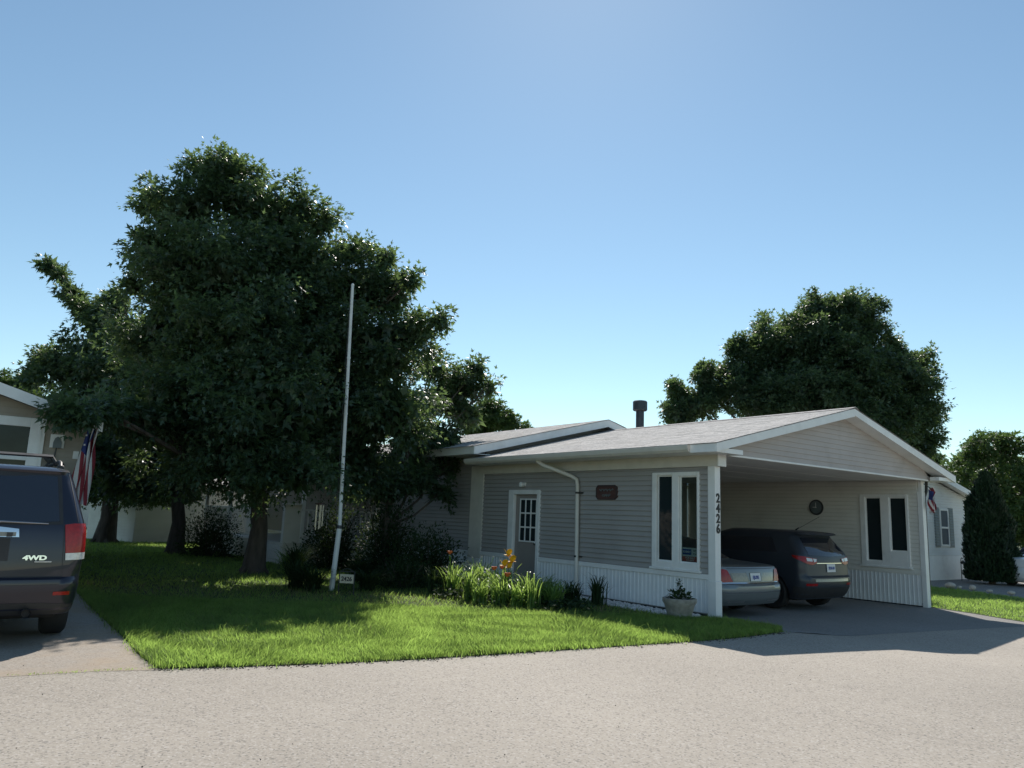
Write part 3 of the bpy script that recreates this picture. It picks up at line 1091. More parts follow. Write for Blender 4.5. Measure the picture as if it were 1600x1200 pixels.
bal = MB().box(-.016, .016, -.016, .016, .7, 1.5).mesh('baluster', M['white'])
for i in range(15):
    inst(bal, 'baluster', porch, (-2.3 + i * .15, 12.45, 0))
for i in range(34):
    inst(bal, 'baluster', porch, (-2.97, 14.95 + i * .155, 0))
b = MB()
for zz in (.68, 1.5):
    b.box(-2.42, -.15, 12.42, 12.48, zz, zz + .05)
    b.box(-3.0, -2.94, 14.95, 20.2, zz, zz + .05)
b.build('porch_rail', M['white'], porch)
pr = MB()
pr.prism([(-3.4, 2.55), (-.75, 2.95), (-.75, 2.88), (-3.4, 2.48)], 'y', 12.2, 20.6)
pr.build('porch_roof', M['shingle'], porch)

# ================================================================== things on and by the house
def on_home(o, x, y, z, rz=0):
    p = L(x, y, z)
    o.location = p
    o.rotation_euler = (0, 0, A + rz)
    return o
# plaque beside the downspout
pq = on_home(thing('wall_plaque', 'dark wooden plaque with clipped corners on the grey siding', 'plaque'), 0, 2.67, 2.13)
oc = lambda w_, h_, c: [(-w_, -h_ + c), (-w_ + c, -h_), (w_ - c, -h_), (w_, -h_ + c), (w_, h_ - c), (w_ - c, h_), (-w_ + c, h_), (-w_, h_ - c)]
MB().prism(oc(.31, .15, .06), 'x', -.022, .018).build('board', M['wood'], pq)
fr = MB()
for s in range(8):
    p0, p1 = oc(.29, .135, .05)[s], oc(.29, .135, .05)[(s + 1) % 8]
    fr.tube([(-.024, p0[0], p0[1]), (-.024, p1[0], p1[1])], .008, 5)
fr.build('border', M['dark'], pq)
sc = MB()
for zz, w_, am in ((.05, .2, .03), (-.06, .12, .035)):
    sc.tube([(-.025, -w_ + 2 * w_ * i / 24, zz + am * math.sin(i * 1.7) * math.cos(i * .6)) for i in range(25)], .009, 5)
sc.build('carving', M['shutter'], pq)
# signs behind the pane
sg = on_home(thing('window_sign', 'blue and white realty sign behind the carport window', 'sign'), .045, .56, 1.06)
MB().box(0, .004, -.18, .18, -.075, .075).build('sheet', M['paper'], sg)
MB().box(-.003, 0, -.03, .17, -.05, .05).build('panel', M['blue'], sg)
text('lettering', 'SCHMIDT', .05, M['paper'], sg, (-.004, .07, 0), (math.pi / 2, 0, -math.pi / 2), .001, bold=.0015, sx=.85)
text('lettering', 'VER', .045, M['ink'], sg, (-.002, -.105, .025), (math.pi / 2, 0, -math.pi / 2), .001)
text('lettering', 'REAL', .035, M['ink'], sg, (-.002, -.105, -.03), (math.pi / 2, 0, -math.pi / 2), .001)
sg = on_home(thing('window_sign', 'red sale sign with white letters below the blue sign', 'sign'), .045, .56, .935)
MB().box(0, .004, -.18, .18, -.04, .045).build('sheet', M['red'], sg)
MB().box(-.001, .005, -.18, .18, .046, .055).build('edge', M['paper'], sg)
text('lettering', 'FOR SALE', .045, M['paper'], sg, (-.002, 0, .02), (math.pi / 2, 0, -math.pi / 2), .001, bold=.001, sx=1.1)
text('lettering', '313-2471', .04, M['paper'], sg, (-.002, 0, -.02), (math.pi / 2, 0, -math.pi / 2), .001, bold=.001, sx=1.2)
# wall clock inside
ck = on_home(thing('wall_clock', 'round dark clock on the cream carport wall', 'clock'), X - .016, 2.66, 2.12)
MB().lathe([(.01, -.035), (.175, -.035), (.2, -.03), (.205, -.01), (.2, 0)], (0, 0, 0), 28, 'x').build('case', M['dark'], ck, smooth=True)
MB().lathe([(.01, -.037), (.165, -.0365)], (0, 0, 0), 28, 'x').build('dial', M['shutter'], ck)
MB().box(-.042, -.038, -.006, .006, -.02, .12).box(-.042, -.038, -.02, .09, -.008, .008).build('hands', M['paper'], ck)

# small flag on the right post
def flag_mesh(name, w_, h_, nx, ny, fold, canton=True, seed=3):
    b = MB()
    rr = random.Random(seed)
    def P(s, t):
        return fold(s, t)
    for j in range(13):
        for jj in range(ny):
            for i in range(nx):
                s0, s1 = i / nx, (i + 1) / nx
                t0 = (j + jj / ny) / 13
                t1 = (j + (jj + 1) / ny) / 13
                mi = 0 if j % 2 == 0 else 1
                if canton and s1 <= .42 and j < 7:
                    mi = 2
                b.add([P(s0, t0), P(s1, t0), P(s1, t1), P(s0, t1)], [(0, 1, 2, 3)], mi)
    return b
fs = on_home(thing('small_flag', 'small red and white striped flag hanging from the right carport post', 'flag'), W + .12, -.16, 2.6)
def fold2(s, t):
    # hangs limp: fly drops, hoist gathered under the stick
    x = (t - .5) * .16 + .05 * math.sin(s * 7 + t * 9)
    y = -.05 + .06 * math.sin(t * 14 + s * 3)
    return (x, y, -.02 - s * .5 - .06 * math.sin(t * 6))
flag_mesh('cloth', 1, 1, 10, 1, fold2).build('cloth', [M['flagred'], M['flagwhite'], M['flagblue']], fs, smooth=60)
MB().tube([(-.05, .1, .12), (0, -.08, -.02)], .01, 6).build('stick', M['dark'], fs)

# planter with plant
pl = thing('planter', 'round concrete planter by the carport post', 'planter', (2.95, 13.1, float(hg(2.95, 13.1)) + .02))
MB().lathe([(.17, 0), (.2, .02), (.25, .2), (.285, .25), (.285, .31), (.24, .31), (.22, .26), (.0, .25)], n=26).build('bowl', M['concrete'], pl, smooth=35)
MB().lathe([(.23, .255), (.0, .285)], n=20).build('soil', M['soil'], pl)
pt = thing('potted_plant', 'small dark leafy plant growing in the concrete planter', 'plant', (2.95, 13.1, float(hg(2.95, 13.1)) + .29))
def bush_leaves(n, r, h, size, droop=0.0, seed=0, core=.5):
    d = unit(rng.normal(size=(n, 3)))
    d[:, 2] = np.abs(d[:, 2])
    rad = rng.uniform(core, 1, n)
    lump = 1 + .2 * np.sin(d[:, 0] * 6 + seed) * np.sin(d[:, 1] * 6 + seed * 2)
    P = d * (rad * lump)[:, None] * np.array([r, r, h])
    D = d + rng.normal(0, .5, (n, 3)) + np.array([0, 0, .2 - droop])
    N = np.array([0, 0, 1.]) + d * .6 + rng.normal(0, .5, (n, 3))
    return P, D, N, size * rng.uniform(.6, 1.2, n)
P, D, N, S = bush_leaves(160, .2, .16, .08, 0, 1)
V, F = leaves(P, D, N, S, OVAL, OVAL_F)
P2 = np.array([(random.gauss(0, .03), random.gauss(0, .03), random.uniform(.1, .32)) for _ in range(40)])
V2, F2 = leaves(P2, rng.normal(0, 1, (40, 3)) + np.array([0, 0, .4]), rng.normal(0, .5, (40, 3)) + np.array([0, 0, 1]), np.full(40, .07), OVAL, OVAL_F)
npmesh('leaves', np.concatenate([V, V2]), np.concatenate([F, F2 + len(V)]), M['shrub'], pt)
b = MB()
for k in range(6):
    g = k * 1.05
    b.tube([(0, 0, -.02), (.08 * math.cos(g), .08 * math.sin(g), .12)], [.008, .004], 5)
b.tube([(0, 0, -.02), (.01, .01, .32)], [.008, .004], 5)
b.build('stem', M['shrub'], pt)

# pebble strip along the wall
ico = MB()
bm = bmesh.new()
bmesh.ops.create_icosphere(bm, subdivisions=1, radius=1)
IV = np.array([q.co[:] for q in bm.verts])
IF = np.array([[q.index for q in f.verts] for f in bm.faces])
bm.free()
def stones(name, pts, r0, r1, m, **props):
    Vs, Fs = [], []
    for i, (x, y, z) in enumerate(pts):
        s = rng.uniform(r0, r1) * np.array([1, rng.uniform(.7, 1.2), rng.uniform(.5, .8)])
        g = rng.uniform(0, 6.28)
        v = IV * (1 + rng.uniform(-.18, .18, (len(IV), 1))) * s
        v = np.stack([v[:, 0] * math.cos(g) - v[:, 1] * math.sin(g), v[:, 0] * math.sin(g) + v[:, 1] * math.cos(g), v[:, 2]], 1) + np.array([x, y, z])
        Vs.append(v)
        Fs.append(IF + i * len(IV))
    return npmesh(name, np.concatenate(Vs), np.concatenate(Fs), m, **props)
pp = []
for _ in range(900):
    y = random.uniform(.1, 3.3)
    x = random.uniform(-.72, -.1) - (.08 if y < 1.6 else 0)
    q = L(x, y)
    pp.append((q[0], q[1], float(hg(q[0], q[1])) + .02))
stones('pebbles', pp, .018, .045, M['pebble'], kind='stuff')

# ================================================================== flower bed
def strap_leaves(n, h, spread, wid, seed):
    r = np.random.default_rng(seed)
    Vs, Fs = [], []
    seg = 5
    for i in range(n):
        g = r.uniform(0, 6.28)
        d = np.array([math.cos(g), math.sin(g), 0])
        s = np.array([-d[1], d[0], 0])
        hh = h * r.uniform(.6, 1.1)
        out = spread * r.uniform(.25, 1.1)
        b0 = np.array([r.normal(0, .06), r.normal(0, .06), 0])
        fold = r.uniform(.6, 1.25)
        vs = []
        for k in range(seg + 1):
            t = k / seg
            c = b0 + d * out * t ** 1.5 + np.array([0, 0, hh * (1 - (1 - t * fold) ** 2) if fold > 1 else hh * t * (2 - t) * .9])
            ww = wid * (1 - t) ** .6 * (.7 + .3 * t)
            vs += [c - s * ww, c + s * ww]
        o = i * (seg + 1) * 2
        Vs += vs
        for k in range(seg):
            a = o + k * 2
            Fs += [(a, a + 1, a + 3), (a, a + 3, a + 2)]
    return np.array(Vs), np.array(Fs)

def petal_flower(m, r, kind, parent, loc):
    b = MB()
    for k in range(6):
        g = k * math.pi / 3
        up = (1.0 if k % 2 else .25) if kind == 'iris' else .75
        d = Vector((math.cos(g), math.sin(g), 0))
        s = Vector((-d.y, d.x, 0))
        pts = []
        for t, w_ in ((0, .12), (.4, .42), (.75, .36), (1, .04)):
            c = d * r * t * (.55 if up > 0 else 1) + Vector((0, 0, r * (up * t + .35 * t - .45 * t * t)))
            pts += [c - s * r * w_, c + s * r * w_]
        b.add(pts, [(0, 1, 3, 2), (2, 3, 5, 4), (4, 5, 7, 6)])
    o = b.build('flower', m, parent, smooth=True)
    o.location = loc
    return o

def lily(x, y, h, n_, label, flowers=(), spread=.42, seed=0, m='lily', wid=.017, group=None, name='daylily', cat='flower'):
    n = int(n_ * 1.5)
    z = float(hg(x, y)) + .02
    r = thing(name, label, cat, (x, y, z), 0, group)
    V, F = strap_leaves(n, h, spread, wid, seed)
    npmesh('leaves', V, F, M[m], r)
    for (dx, dy, fh, fm, fr_, kd) in flowers:
        MB().tube([(dx * .2, dy * .2, 0), (dx * .6, dy * .6, fh * .6), (dx, dy, fh)], [.007, .006, .005], 5).build('stalk', M['lily'], r)
        petal_flower(M[fm], fr_, kd, r, (dx, dy, fh))
    return r
G = 'strap leaved clumps in the flower bed'
lily(-.98, 15.05, .62, 60, 'leafy lily clump with one faded orange bloom at the left end of the bed', [(-.1, .0, .78, 'orange', .1, 'lily')], .4, 1, group=G)
lily(-.45, 14.95, .66, 80, 'lily clump with pale dried blooms at the back of the bed', [(.0, .05, .74, 'palepetal', .035, 'lily'), (.22, .0, .76, 'palepetal', .035, 'lily'), (-.18, 0, .73, 'palepetal', .03, 'lily'), (.36, .0, .7, 'palepetal', .03, 'lily')], .42, 2, group=G)
lily(-.62, 14.25, .6, 70, 'tall dark stemmed lily clump at the front left of the bed', [], .34, 3, group=G)
lily(.02, 14.35, .66, 46, 'iris clump carrying bright yellow blooms in front of the door', [(.03, 0, .82, 'yellow', .15, 'iris'), (.1, .02, .7, 'yellow', .16, 'iris'), (-.04, -.04, .63, 'yellow', .15, 'iris'), (.05, .0, .6, 'yellow', .13, 'iris')], .34, 4, group=G, name='iris')
lily(-.05, 13.75, .5, 80, 'lily clump with three small orange blooms below the yellow irises', [(-.14, 0, .6, 'orange', .1, 'lily'), (.0, .1, .62, 'orange', .085, 'lily'), (.1, -.05, .5, 'orange', .11, 'lily'), (-.3, 0, .54, 'palepetal', .05, 'lily')], .4, 5, group=G)
lily(-.42, 13.95, .42, 50, 'low pale green clump between the front lilies', [], .4, 6, group=G)
lily(.45, 13.85, .55, 80, 'arching green lily clump right of the yellow irises', [], .46, 7, group=G)
lily(.48, 13.45, .58, 34, 'stiff upright lily fan at the front right of the bed', [], .2, 8, group=G)
lily(.88, 13.75, .46, 70, 'lily clump half in shade at the right end of the bed', [], .46, 9, group=G)
lily(-.2, 14.55, .55, 60, 'leafy lily clump behind the front fans of the bed', [], .42, 14, group=G)
lily(.25, 13.5, .44, 50, 'low lily clump at the front centre of the bed', [], .42, 15, group=G)
lily(.72, 14.15, .5, 60, 'lily clump just left of the door jamb at the back right of the bed', [], .42, 16, group=G)
lily(1.25, 14.25, .42, 60, 'shaded low lily clump left of the downspout foot', [], .4, 10, group=G, m='shrub')  # darker leaf material than the lit lilies: shade put into the colour
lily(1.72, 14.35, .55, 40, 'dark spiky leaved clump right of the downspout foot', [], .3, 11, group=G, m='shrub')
lily(-1.35, 15.35, .5, 60, 'shaded strap leaved clump behind the left end of the bed', [], .4, 12, group=G, m='shrub')  # shade put into the colour here too, by the dark leaf material
gx = rng.uniform(-1.3, 1.5, 2600)
gy = 14.75 - .62 * gx + rng.normal(-.25, .42, 2600) - .1
P = np.stack([gx, gy, hg(gx, gy) + rng.uniform(.03, .2, 2600)], 1)
V, F = leaves(P, rng.normal(0, 1, (2600, 3)) * np.array([1, 1, .5]), rng.normal(0, .5, (2600, 3)) + np.array([0, 0, 1]), rng.uniform(.05, .12, 2600), OVAL, OVAL_F)
npmesh('ground_cover', V, F, M['shrub'], kind='stuff')
# clumps round the pole, their shade put into the dark leaf colour
G2 = 'dark clumps round the white pole'
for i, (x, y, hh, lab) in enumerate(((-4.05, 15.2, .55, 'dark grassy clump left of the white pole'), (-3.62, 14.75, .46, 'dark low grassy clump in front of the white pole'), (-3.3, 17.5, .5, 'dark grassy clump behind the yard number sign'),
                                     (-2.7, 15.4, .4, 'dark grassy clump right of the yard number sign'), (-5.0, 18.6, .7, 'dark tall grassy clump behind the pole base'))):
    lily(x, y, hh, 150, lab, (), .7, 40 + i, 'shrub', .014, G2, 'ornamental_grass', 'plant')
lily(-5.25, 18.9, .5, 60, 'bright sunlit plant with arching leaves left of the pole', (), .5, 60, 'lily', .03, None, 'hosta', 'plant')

def shrub(name, label, x, y, r, h, n, size, m='shrub', group=None, seed=0, shape=(OVAL, OVAL_F), z0=None):
    z = float(hg(x, y)) if z0 is None else z0
    root = thing(name, label, 'shrub', (x, y, z), 0, group)
    P, D, N, S = bush_leaves(int(n * 1.9), r, h, size * .75, .1, seed, .3)
    P[:, 2] += .05
    V, F = leaves(P, D, N, S, *shape)
    npmesh('foliage', V, F, M[m], root)
    b = MB()
    for k in range(7):
        g = k * .9 + seed
        b.tube([(.04 * math.cos(g), .04 * math.sin(g), -.05), (r * .4 * math.cos(g), r * .4 * math.sin(g), h * .5), (r * .6 * math.cos(g), r * .6 * math.sin(g), h * .85)], [.025, .015, .005], 5)
    b.build('stem', M['bark'], root)
    return root
shrub('shrub', 'rounded dark bush between the two nearest maple trunks', -9.0, 23.6, .95, 1.45, 4200, .1, seed=1)
shrub('shrub', 'tall dark bush against the house right of the white pole', -2.9, 18.9, .85, 1.9, 4200, .11, seed=2)
shrub('shrub', 'broad dark bush under the house wall left of the flower bed', -1.75, 17.6, .9, 1.2, 4200, .1, seed=3)
shrub('shrub', 'dark bush beside the porch railing behind the pole', -4.6, 20.6, .9, 1.7, 3600, .11, seed=4)
shrub('shrub', 'low dark bush spreading left of the flower bed', -2.1, 16.3, .7, .6, 2200, .08, seed=5)
shrub('shrub', 'small dark upright bush beside the right carport wall', *L(9.0, .9)[:2], .4, 1.35, 1500, .08, seed=6)

# white pole
po = thing('white_pole', 'tall leaning white pole without a flag in the front yard', 'pole', (-3.36, 15.2, 0))
po.scale = (.7, .7, .825)
pt0, pt1, pt2 = Vector((0, 0, -.1)), Vector((.1, 0, 1.52)), Vector((-.06, 0, 7.52))
MB().tube([(0, 0, -.1), (.1, 0, 1.5)], [.075, .072], 12).build('base_section', M['pole'], po, smooth=True)
MB().tube([(.1, 0, 1.45), (.02, 0, 4.5), (-.06, 0, 7.5)], [.055, .05, .042], 12).build('upper_section', M['pole'], po, smooth=True)
MB().tube([(.098, 0, 1.46), (.101, 0, 1.54)], .079, 12).build('collar', M['steel'], po)
MB().lathe([(.045, 0), (.05, .03), (.02, .07)], (-.06, 0, 7.48), 10).build('cap', M['pole'], po)
MB().tube([(.02, -.08, 1.3), (-.06, -.07, 4.5), (-.1, -.05, 7.4)], .006, 5).build('cord', M['dark'], po)
b = MB()
for zz in (2.6, 4.2, 5.6):
    b.tube([(.1 - .16 * (zz - 1.5) / 6, 0, zz), (.1 - .16 * (zz - 1.5) / 6, 0, zz + .05)], .057, 10)
b.build('joint', M['pole'], po)
# yard sign
ys = thing('yard_sign', 'small tan number sign reading 2426 right of the white pole', 'sign', (-2.93, 14.5, .02), math.radians(-8))
ys.scale = (.95, .95, .95)
MB().box(-.14, .14, -.012, .012, .22, .39, .004).build('panel', M['sign'], ys)
b = MB()
for s in (-1, 1):
    b.box(s * .155 - .008, s * .155 + .008, -.01, .01, -.05, .45)
b.box(-.16, .16, -.01, .01, .435, .452)
b.tube([(-.12, 0, .45), (-.05, 0, .49), (0, 0, .5), (.05, 0, .49), (.12, 0, .45)], .008, 5)
b.build('bracket', M['dark'], ys)
text('lettering', '2426', .115, M['ink'], ys, (0, -.014, .302), (math.pi / 2, 0, 0), .002, bold=.003, sx=.95)
# wind chime under the maple
wc = thing('wind_chime', 'pale wind chime tubes hanging under the maple left of the pole', 'wind chime', (-3.98, 16.3, 1.67))
for k in range(5):
    g = k * 1.257
    ln = .46 + .1 * ((k * 2) % 5) / 5
    MB().tube([(.075 * math.cos(g), .05 * math.sin(g), -.02), (.075 * math.cos(g), .05 * math.sin(g), -ln)], .013, 8).build('chime_tube', M['chime'], wc)
MB().lathe([(.0, .03), (.1, .02), (.1, .0), (0, 0)], n=14).build('top_disc', M['wood'], wc)
MB().tube([(0, 0, .02), (0, 0, 1.2)], .004, 4).build('cord', M['dark'], wc)
MB().lathe([(0, 0), (.03, .01), (.03, .03), (0, .03)], (0, 0, -.35), 8).tube([(0, 0, -.35), (0, 0, 0)], .002, 4).build('clapper', M['wood'], wc)

# ================================================================== CARS
class Body:
    """stack of rounded plan outlines; +y forward, rear at y=0"""
    def __init__(s, levels, nose=.4):
        s.L = np.array(levels, float)      # z, yr, yf, w, rr(rear radius), crown
        s.nose = nose
    def at(s, z):
        return [np.interp(z, s.L[:, 0], s.L[:, k]) for k in range(1, 6)]
    def rear(s, a, z):
        # a: distance along the outline from the rear centre, right positive
        yr, yf, w_, rr, cr = s.at(z)
        q = abs(a)
        sg = 1 if a >= 0 else -1
        fl = w_ - rr
        y0 = yr + cr * (min(q, fl) / max(w_, .01)) ** 2
        if q <= fl:
            return (sg * q, y0)
        ph = (q - fl) / rr
        yc = yr + cr * (fl / w_) ** 2
        if ph <= math.pi / 2:
            return (sg * (fl + rr * math.sin(ph)), yc + rr * (1 - math.cos(ph)))
        return (sg * w_, yc + rr + (q - fl - rr * math.pi / 2))
    def outline(s, z, arches):
        yr, yf, w_, rr, cr = s.at(z)
        fl = w_ - rr
        pts = [s.rear(fl * t, z) for t in np.linspace(0, 1, 9)]
        pts += [s.rear(fl + rr * p, z) for p in np.linspace(0, math.pi / 2, 7)[1:]]
        y0 = pts[-1][1]
        rf = min(s.nose, w_ * .8)
        y1 = max(yf - rf, y0 + .05)
        pts += [(w_, y0 + (y1 - y0) * t) for t in np.linspace(0, 1, 61)[1:]]
        pts += [(w_ - rf * (1 - math.cos(p)), y1 + (yf - y1) * math.sin(p)) for p in np.linspace(0, math.pi / 2, 7)[1:]]
        e = pts[-1]
        pts += [(e[0] * (1 - t), yf + .06 * (1 - (1 - t) ** 2)) for t in np.linspace(0, 1, 5)[1:]]
        return pts
    def build(s, name, m, parent, arches=(), zs=None, **kw):
        zs = s.L[:, 0] if zs is None else zs
        # dense z levels
        ZZ = []
        for a, c in zip(zs[:-1], zs[1:]):
            k = max(1, int((c - a) / .05))
            ZZ += [a + (c - a) * i / k for i in range(k)]
        ZZ.append(zs[-1])
        rows = []
        for z in ZZ:
            half = s.outline(z, arches)
            ring = [(x, y, z) for x, y in half] + [(-x, y, z) for x, y in half[-2:0:-1]]
            rows.append(ring)
        out = []
        for ring in rows:
            r2 = []
            for x, y, z in ring:
                for (yc, R, zc) in arches:
                    if abs(y - yc) < R and abs(x) > .6:
                        za = zc + math.sqrt(R * R - (y - yc) ** 2)
                        z = max(z, min(za, zs[-1]))
                r2.append((x, y, z))
            out.append(r2)
        n = len(out[0])
        b = MB()
        vs = [p for r_ in out for p in r_]
        fs = [(j * n + i, j * n + (i + 1) % n, (j + 1) * n + (i + 1) % n, (j + 1) * n + i) for j in range(len(out) - 1) for i in range(n)]
        b.add(vs, fs)
        top = out[-1]
        # roof cap with a slight crown
        k = len(vs)
        cx = sum(p[0] for p in top) / n
        cy = sum(p[1] for p in top) / n
        ring2 = [(p[0] * .55, cy + (p[1] - cy) * .6, p[2] + .012) for p in top]
        b.v += ring2
        b.f += [((len(out) - 1) * n + i, (len(out) - 1) * n + (i + 1) % n, k + (i + 1) % n, k + i) for i in range(n)]
        b.f.append(tuple(range(k, k + n)))
        b.m += [0] * (n + 1)
        return b.build(name, m, parent, smooth=38, **kw)
    def patch(s, name, m, parent, lo, hi, off=.004, nu=14, nv=8, thick=0.0, **kw):
        """lo, hi: functions t -> (a, z) for the lower and upper edge, on the rear"""
        b = MB()
        def P(u_, v_):
            a0, z0 = lo(u_)
            a1, z1 = hi(u_)
            a, z = a0 + (a1 - a0) * v_, z0 + (z1 - z0) * v_
            x, y = s.rear(a, z)
            x2, y2 = s.rear(a + .01, z)
            x3, y3 = s.rear(a, z + .01)
            n = Vector((x2 - x, y2 - y, 0)).cross(Vector((x3 - x, y3 - y, .01))).normalized()
            if n.y > 0.3 and abs(x) < s.at(z)[2] * .8:
                n = -n
            if n.x * x < 0 and abs(n.x) > .5:
                n = -n
            return Vector((x, y, z)) + n * off
        b.grid(P, nu, nv)
        return b.build(name, m, parent, smooth=50, **kw)
    def side(s, name, m, parent, poly, sg, off=.004, **kw):
        # polygon in (y,z) on the body side, fan of triangles through a grid of z rows
        b = MB()
        # resample polygon
        pts = []
        for i in range(len(poly)):
            p, q = poly[i], poly[(i + 1) % len(poly)]
            for t in np.linspace(0, 1, 5)[:-1]:
                pts.append((p[0] + (q[0] - p[0]) * t, p[1] + (q[1] - p[1]) * t))
        c = (sum(p[0] for p in pts) / len(pts), sum(p[1] for p in pts) / len(pts))
        ring = []
        for f in (1, .66, .33):
            ring += [(c[0] + (p[0] - c[0]) * f, c[1] + (p[1] - c[1]) * f) for p in pts]
        V = [(sg * (s.at(z)[2] + off), y, z) for y, z in ring] + [(sg * (s.at(c[1])[2] + off), c[0], c[1])]
        n = len(pts)
        F = [(j * n + i, j * n + (i + 1) % n, (j + 1) * n + (i + 1) % n, (j + 1) * n + i) for j in range(2) for i in range(n)]
        F += [(2 * n + i, 2 * n + (i + 1) % n, 3 * n) for i in range(n)]
        b.add(V, F)
        return b.build(name, m, parent, smooth=True, **kw)

def edge_fn(pts):
    ts = np.linspace(0, 1, len(pts))
    return lambda t: (float(np.interp(t, ts, [p[0] for p in pts])), float(np.interp(t, ts, [p[1] for p in pts])))

def wheel_meshes(R, wd, rim_r, spokes):
    t = MB().lathe([(rim_r, -wd / 2 + .01), (R - .03, -wd / 2), (R, -wd / 2 + .03), (R, wd / 2 - .03), (R - .03, wd / 2), (rim_r, wd / 2 - .01), (rim_r - .01, 0)], n=32, axis='x')
    for k in range(40):
        pass
    r = MB().lathe([(rim_r, -wd / 2 + .02), (rim_r, wd / 2 - .02), (rim_r - .03, wd / 2 - .03), (rim_r - .04, wd / 2 - .09), (.05, wd / 2 - .1)], n=32, axis='x')
    r.lathe([(.055, wd / 2 - .1), (.055, wd / 2 - .02), (.02, wd / 2 - .015)], n=12, axis='x')
    for k in range(spokes):
        g = 2 * math.pi * k / spokes
        c, s_ = math.cos(g), math.sin(g)
        pts = []
        for rr, hw in ((.04, .035), (rim_r - .015, .028)):
            for sgn in (-1, 1):
                for xx in (wd / 2 - .06, wd / 2 - .025):
                    pts.append((xx, c * rr - s_ * hw * sgn, s_ * rr + c * hw * sgn))
        r.add(pts, [(0, 1, 3, 2), (4, 6, 7, 5), (0, 4, 5, 1), (2, 3, 7, 6), (1, 5, 7, 3), (0, 2, 6, 4)])
    return t.mesh('tyre', M['black'], smooth=50), r.mesh('rim', M['rim'], smooth=50)

def add_wheels(root, ys, tx, R, wd, rim_r, spokes):
    tm, rm = wheel_meshes(R, wd, rim_r, spokes)
    for y in ys:
        for sg in (-1, 1):
            wh = bpy.data.objects.new('wheel', None)
            hub = MB().lathe([(.03, -.1), (rim_r * .9, -.09), (rim_r * .9, 0)], n=16, axis='x').mesh('wheel', M['dark'])
            wh = inst(hub, 'wheel', root, (sg * tx, y, R), (0, 0, 0 if sg > 0 else math.pi))
            inst(tm, 'tyre', wh)
            inst(rm, 'rim', wh)

def ribbon(b, P, pts, w_):
    pass

# ---- big dark SUV on the left driveway (seen from behind)
TH = math.radians(35)
suv = thing('parked_suv', 'large blue-black SUV with roof rack parked on the left driveway', 'suv', (-5.46, 7.98, .012), TH)
suv.scale = (1.03, 1.03, 1.06)
B1 = Body([(.30, .12, 4.70, .93, .20, .04), (.36, .05, 4.78, .955, .2, .05), (.46, .02, 4.83, .975, .2, .06), (.60, .0, 4.85, .985, .2, .06), (.655, .01, 4.85, .985, .2, .06), (.68, .055, 4.84, .985, .16, .05),
           (.80, .06, 4.82, .99, .13, .045), (1.0, .075, 4.78, .992, .12, .045), (1.12, .09, 4.7, .988, .12, .045), (1.2, .105, 4.3, .975, .12, .045), (1.23, .115, 3.6, .968, .12, .045), (1.35, .165, 3.3, .93, .12, .045),
           (1.5, .23, 2.95, .885, .12, .045), (1.65, .30, 2.55, .835, .12, .05), (1.72, .33, 2.3, .808, .12, .05), (1.755, .31, 2.2, .79, .13, .05), (1.785, .36, 2.1, .76, .16, .05), (1.805, .5, 1.95, .70, .25, .05)], .5)
B1.build('body', M['ptaint'], suv, [(.98, .42, .36), (3.78, .42, .36)])
B1.patch('rear_window', M['carglass'], suv, edge_fn([(-.72, 1.235), (-.4, 1.215), (0, 1.21), (.4, 1.215), (.72, 1.235)]), edge_fn([(-.66, 1.70), (0, 1.715), (.66, 1.70)]), .005, 16, 8)
B1.patch('window_seal', M['blackpl'], suv, edge_fn([(-.76, 1.205), (0, 1.185), (.76, 1.205)]), edge_fn([(-.70, 1.72), (0, 1.735), (.70, 1.72)]), .0025, 16, 8)
for sg in (-1, 1):
    tl = B1.patch('taillight', M['lightred'], suv, edge_fn([(sg * .815, .86), (sg * .9, .855), (sg * 1.04, .87)]), edge_fn([(sg * .775, 1.2), (sg * .86, 1.215), (sg * 1.0, 1.215)]), .014, 10, 10)
    B1.patch('reverse_lens', M['lightclear'], tl, edge_fn([(sg * .815, .845), (sg * 1.03, .855)]), edge_fn([(sg * .808, .915), (sg * 1.02, .925)]), .018, 8, 3)
    B1.patch('seam', M['blackpl'], suv, edge_fn([(sg * .80, .685), (sg * .806, .685)]), edge_fn([(sg * .765, 1.21), (sg * .771, 1.21)]), .002, 1, 14)
    B1.patch('pillar_seam', M['blackpl'], suv, edge_fn([(sg * .90, 1.23), (sg * .908, 1.23)]), edge_fn([(sg * .78, 1.74), (sg * .788, 1.74)]), .002, 1, 14)
    B1.side('side_window', M['carglass'], suv, [(.45, 1.27), (3.0, 1.27), (2.5, 1.66), (.6, 1.66)], sg, .004)
    B1.patch('bumper_reflector', M['lightred'], suv, edge_fn([(sg * .74, .5), (sg * .9, .5)]), edge_fn([(sg * .74, .535), (sg * .9, .535)]), .004, 4, 1)
    rr_ = MB()
    rr_.tube([(sg * .70, .62, 1.79), (sg * .70, .72, 1.86), (sg * .70, .9, 1.88), (sg * .70, 2.3, 1.88), (sg * .70, 2.5, 1.8)], .02, 8)
    rr_.box(sg * .70 - .03, sg * .70 + .03, .58, .74, 1.77, 1.83, .008)
    rr_.build('roof_rail', M['blackpl'], suv, smooth=True)
    MB().box(sg * 1.0 - .02 + (-.1 if sg < 0 else 0), sg * 1.0 + .02 + (.1 if sg > 0 else 0), 3.2, 3.35, 1.22, 1.4, .03).build('mirror', M['ptaint'], suv, smooth=True)
for yy in (1.3,):
    b = MB()
    b.prism([(yy - .05, 1.95), (yy, 1.975), (yy + .05, 1.95), (yy, 1.935)], 'x', -.66, .66)
    b.tube([(.64, yy, 1.955), (.70, yy, 1.87)], .022, 6)
    b.tube([(-.64, yy, 1.955), (-.70, yy, 1.87)], .022, 6)
    b.build('cross_bar', M['blackpl'], suv)
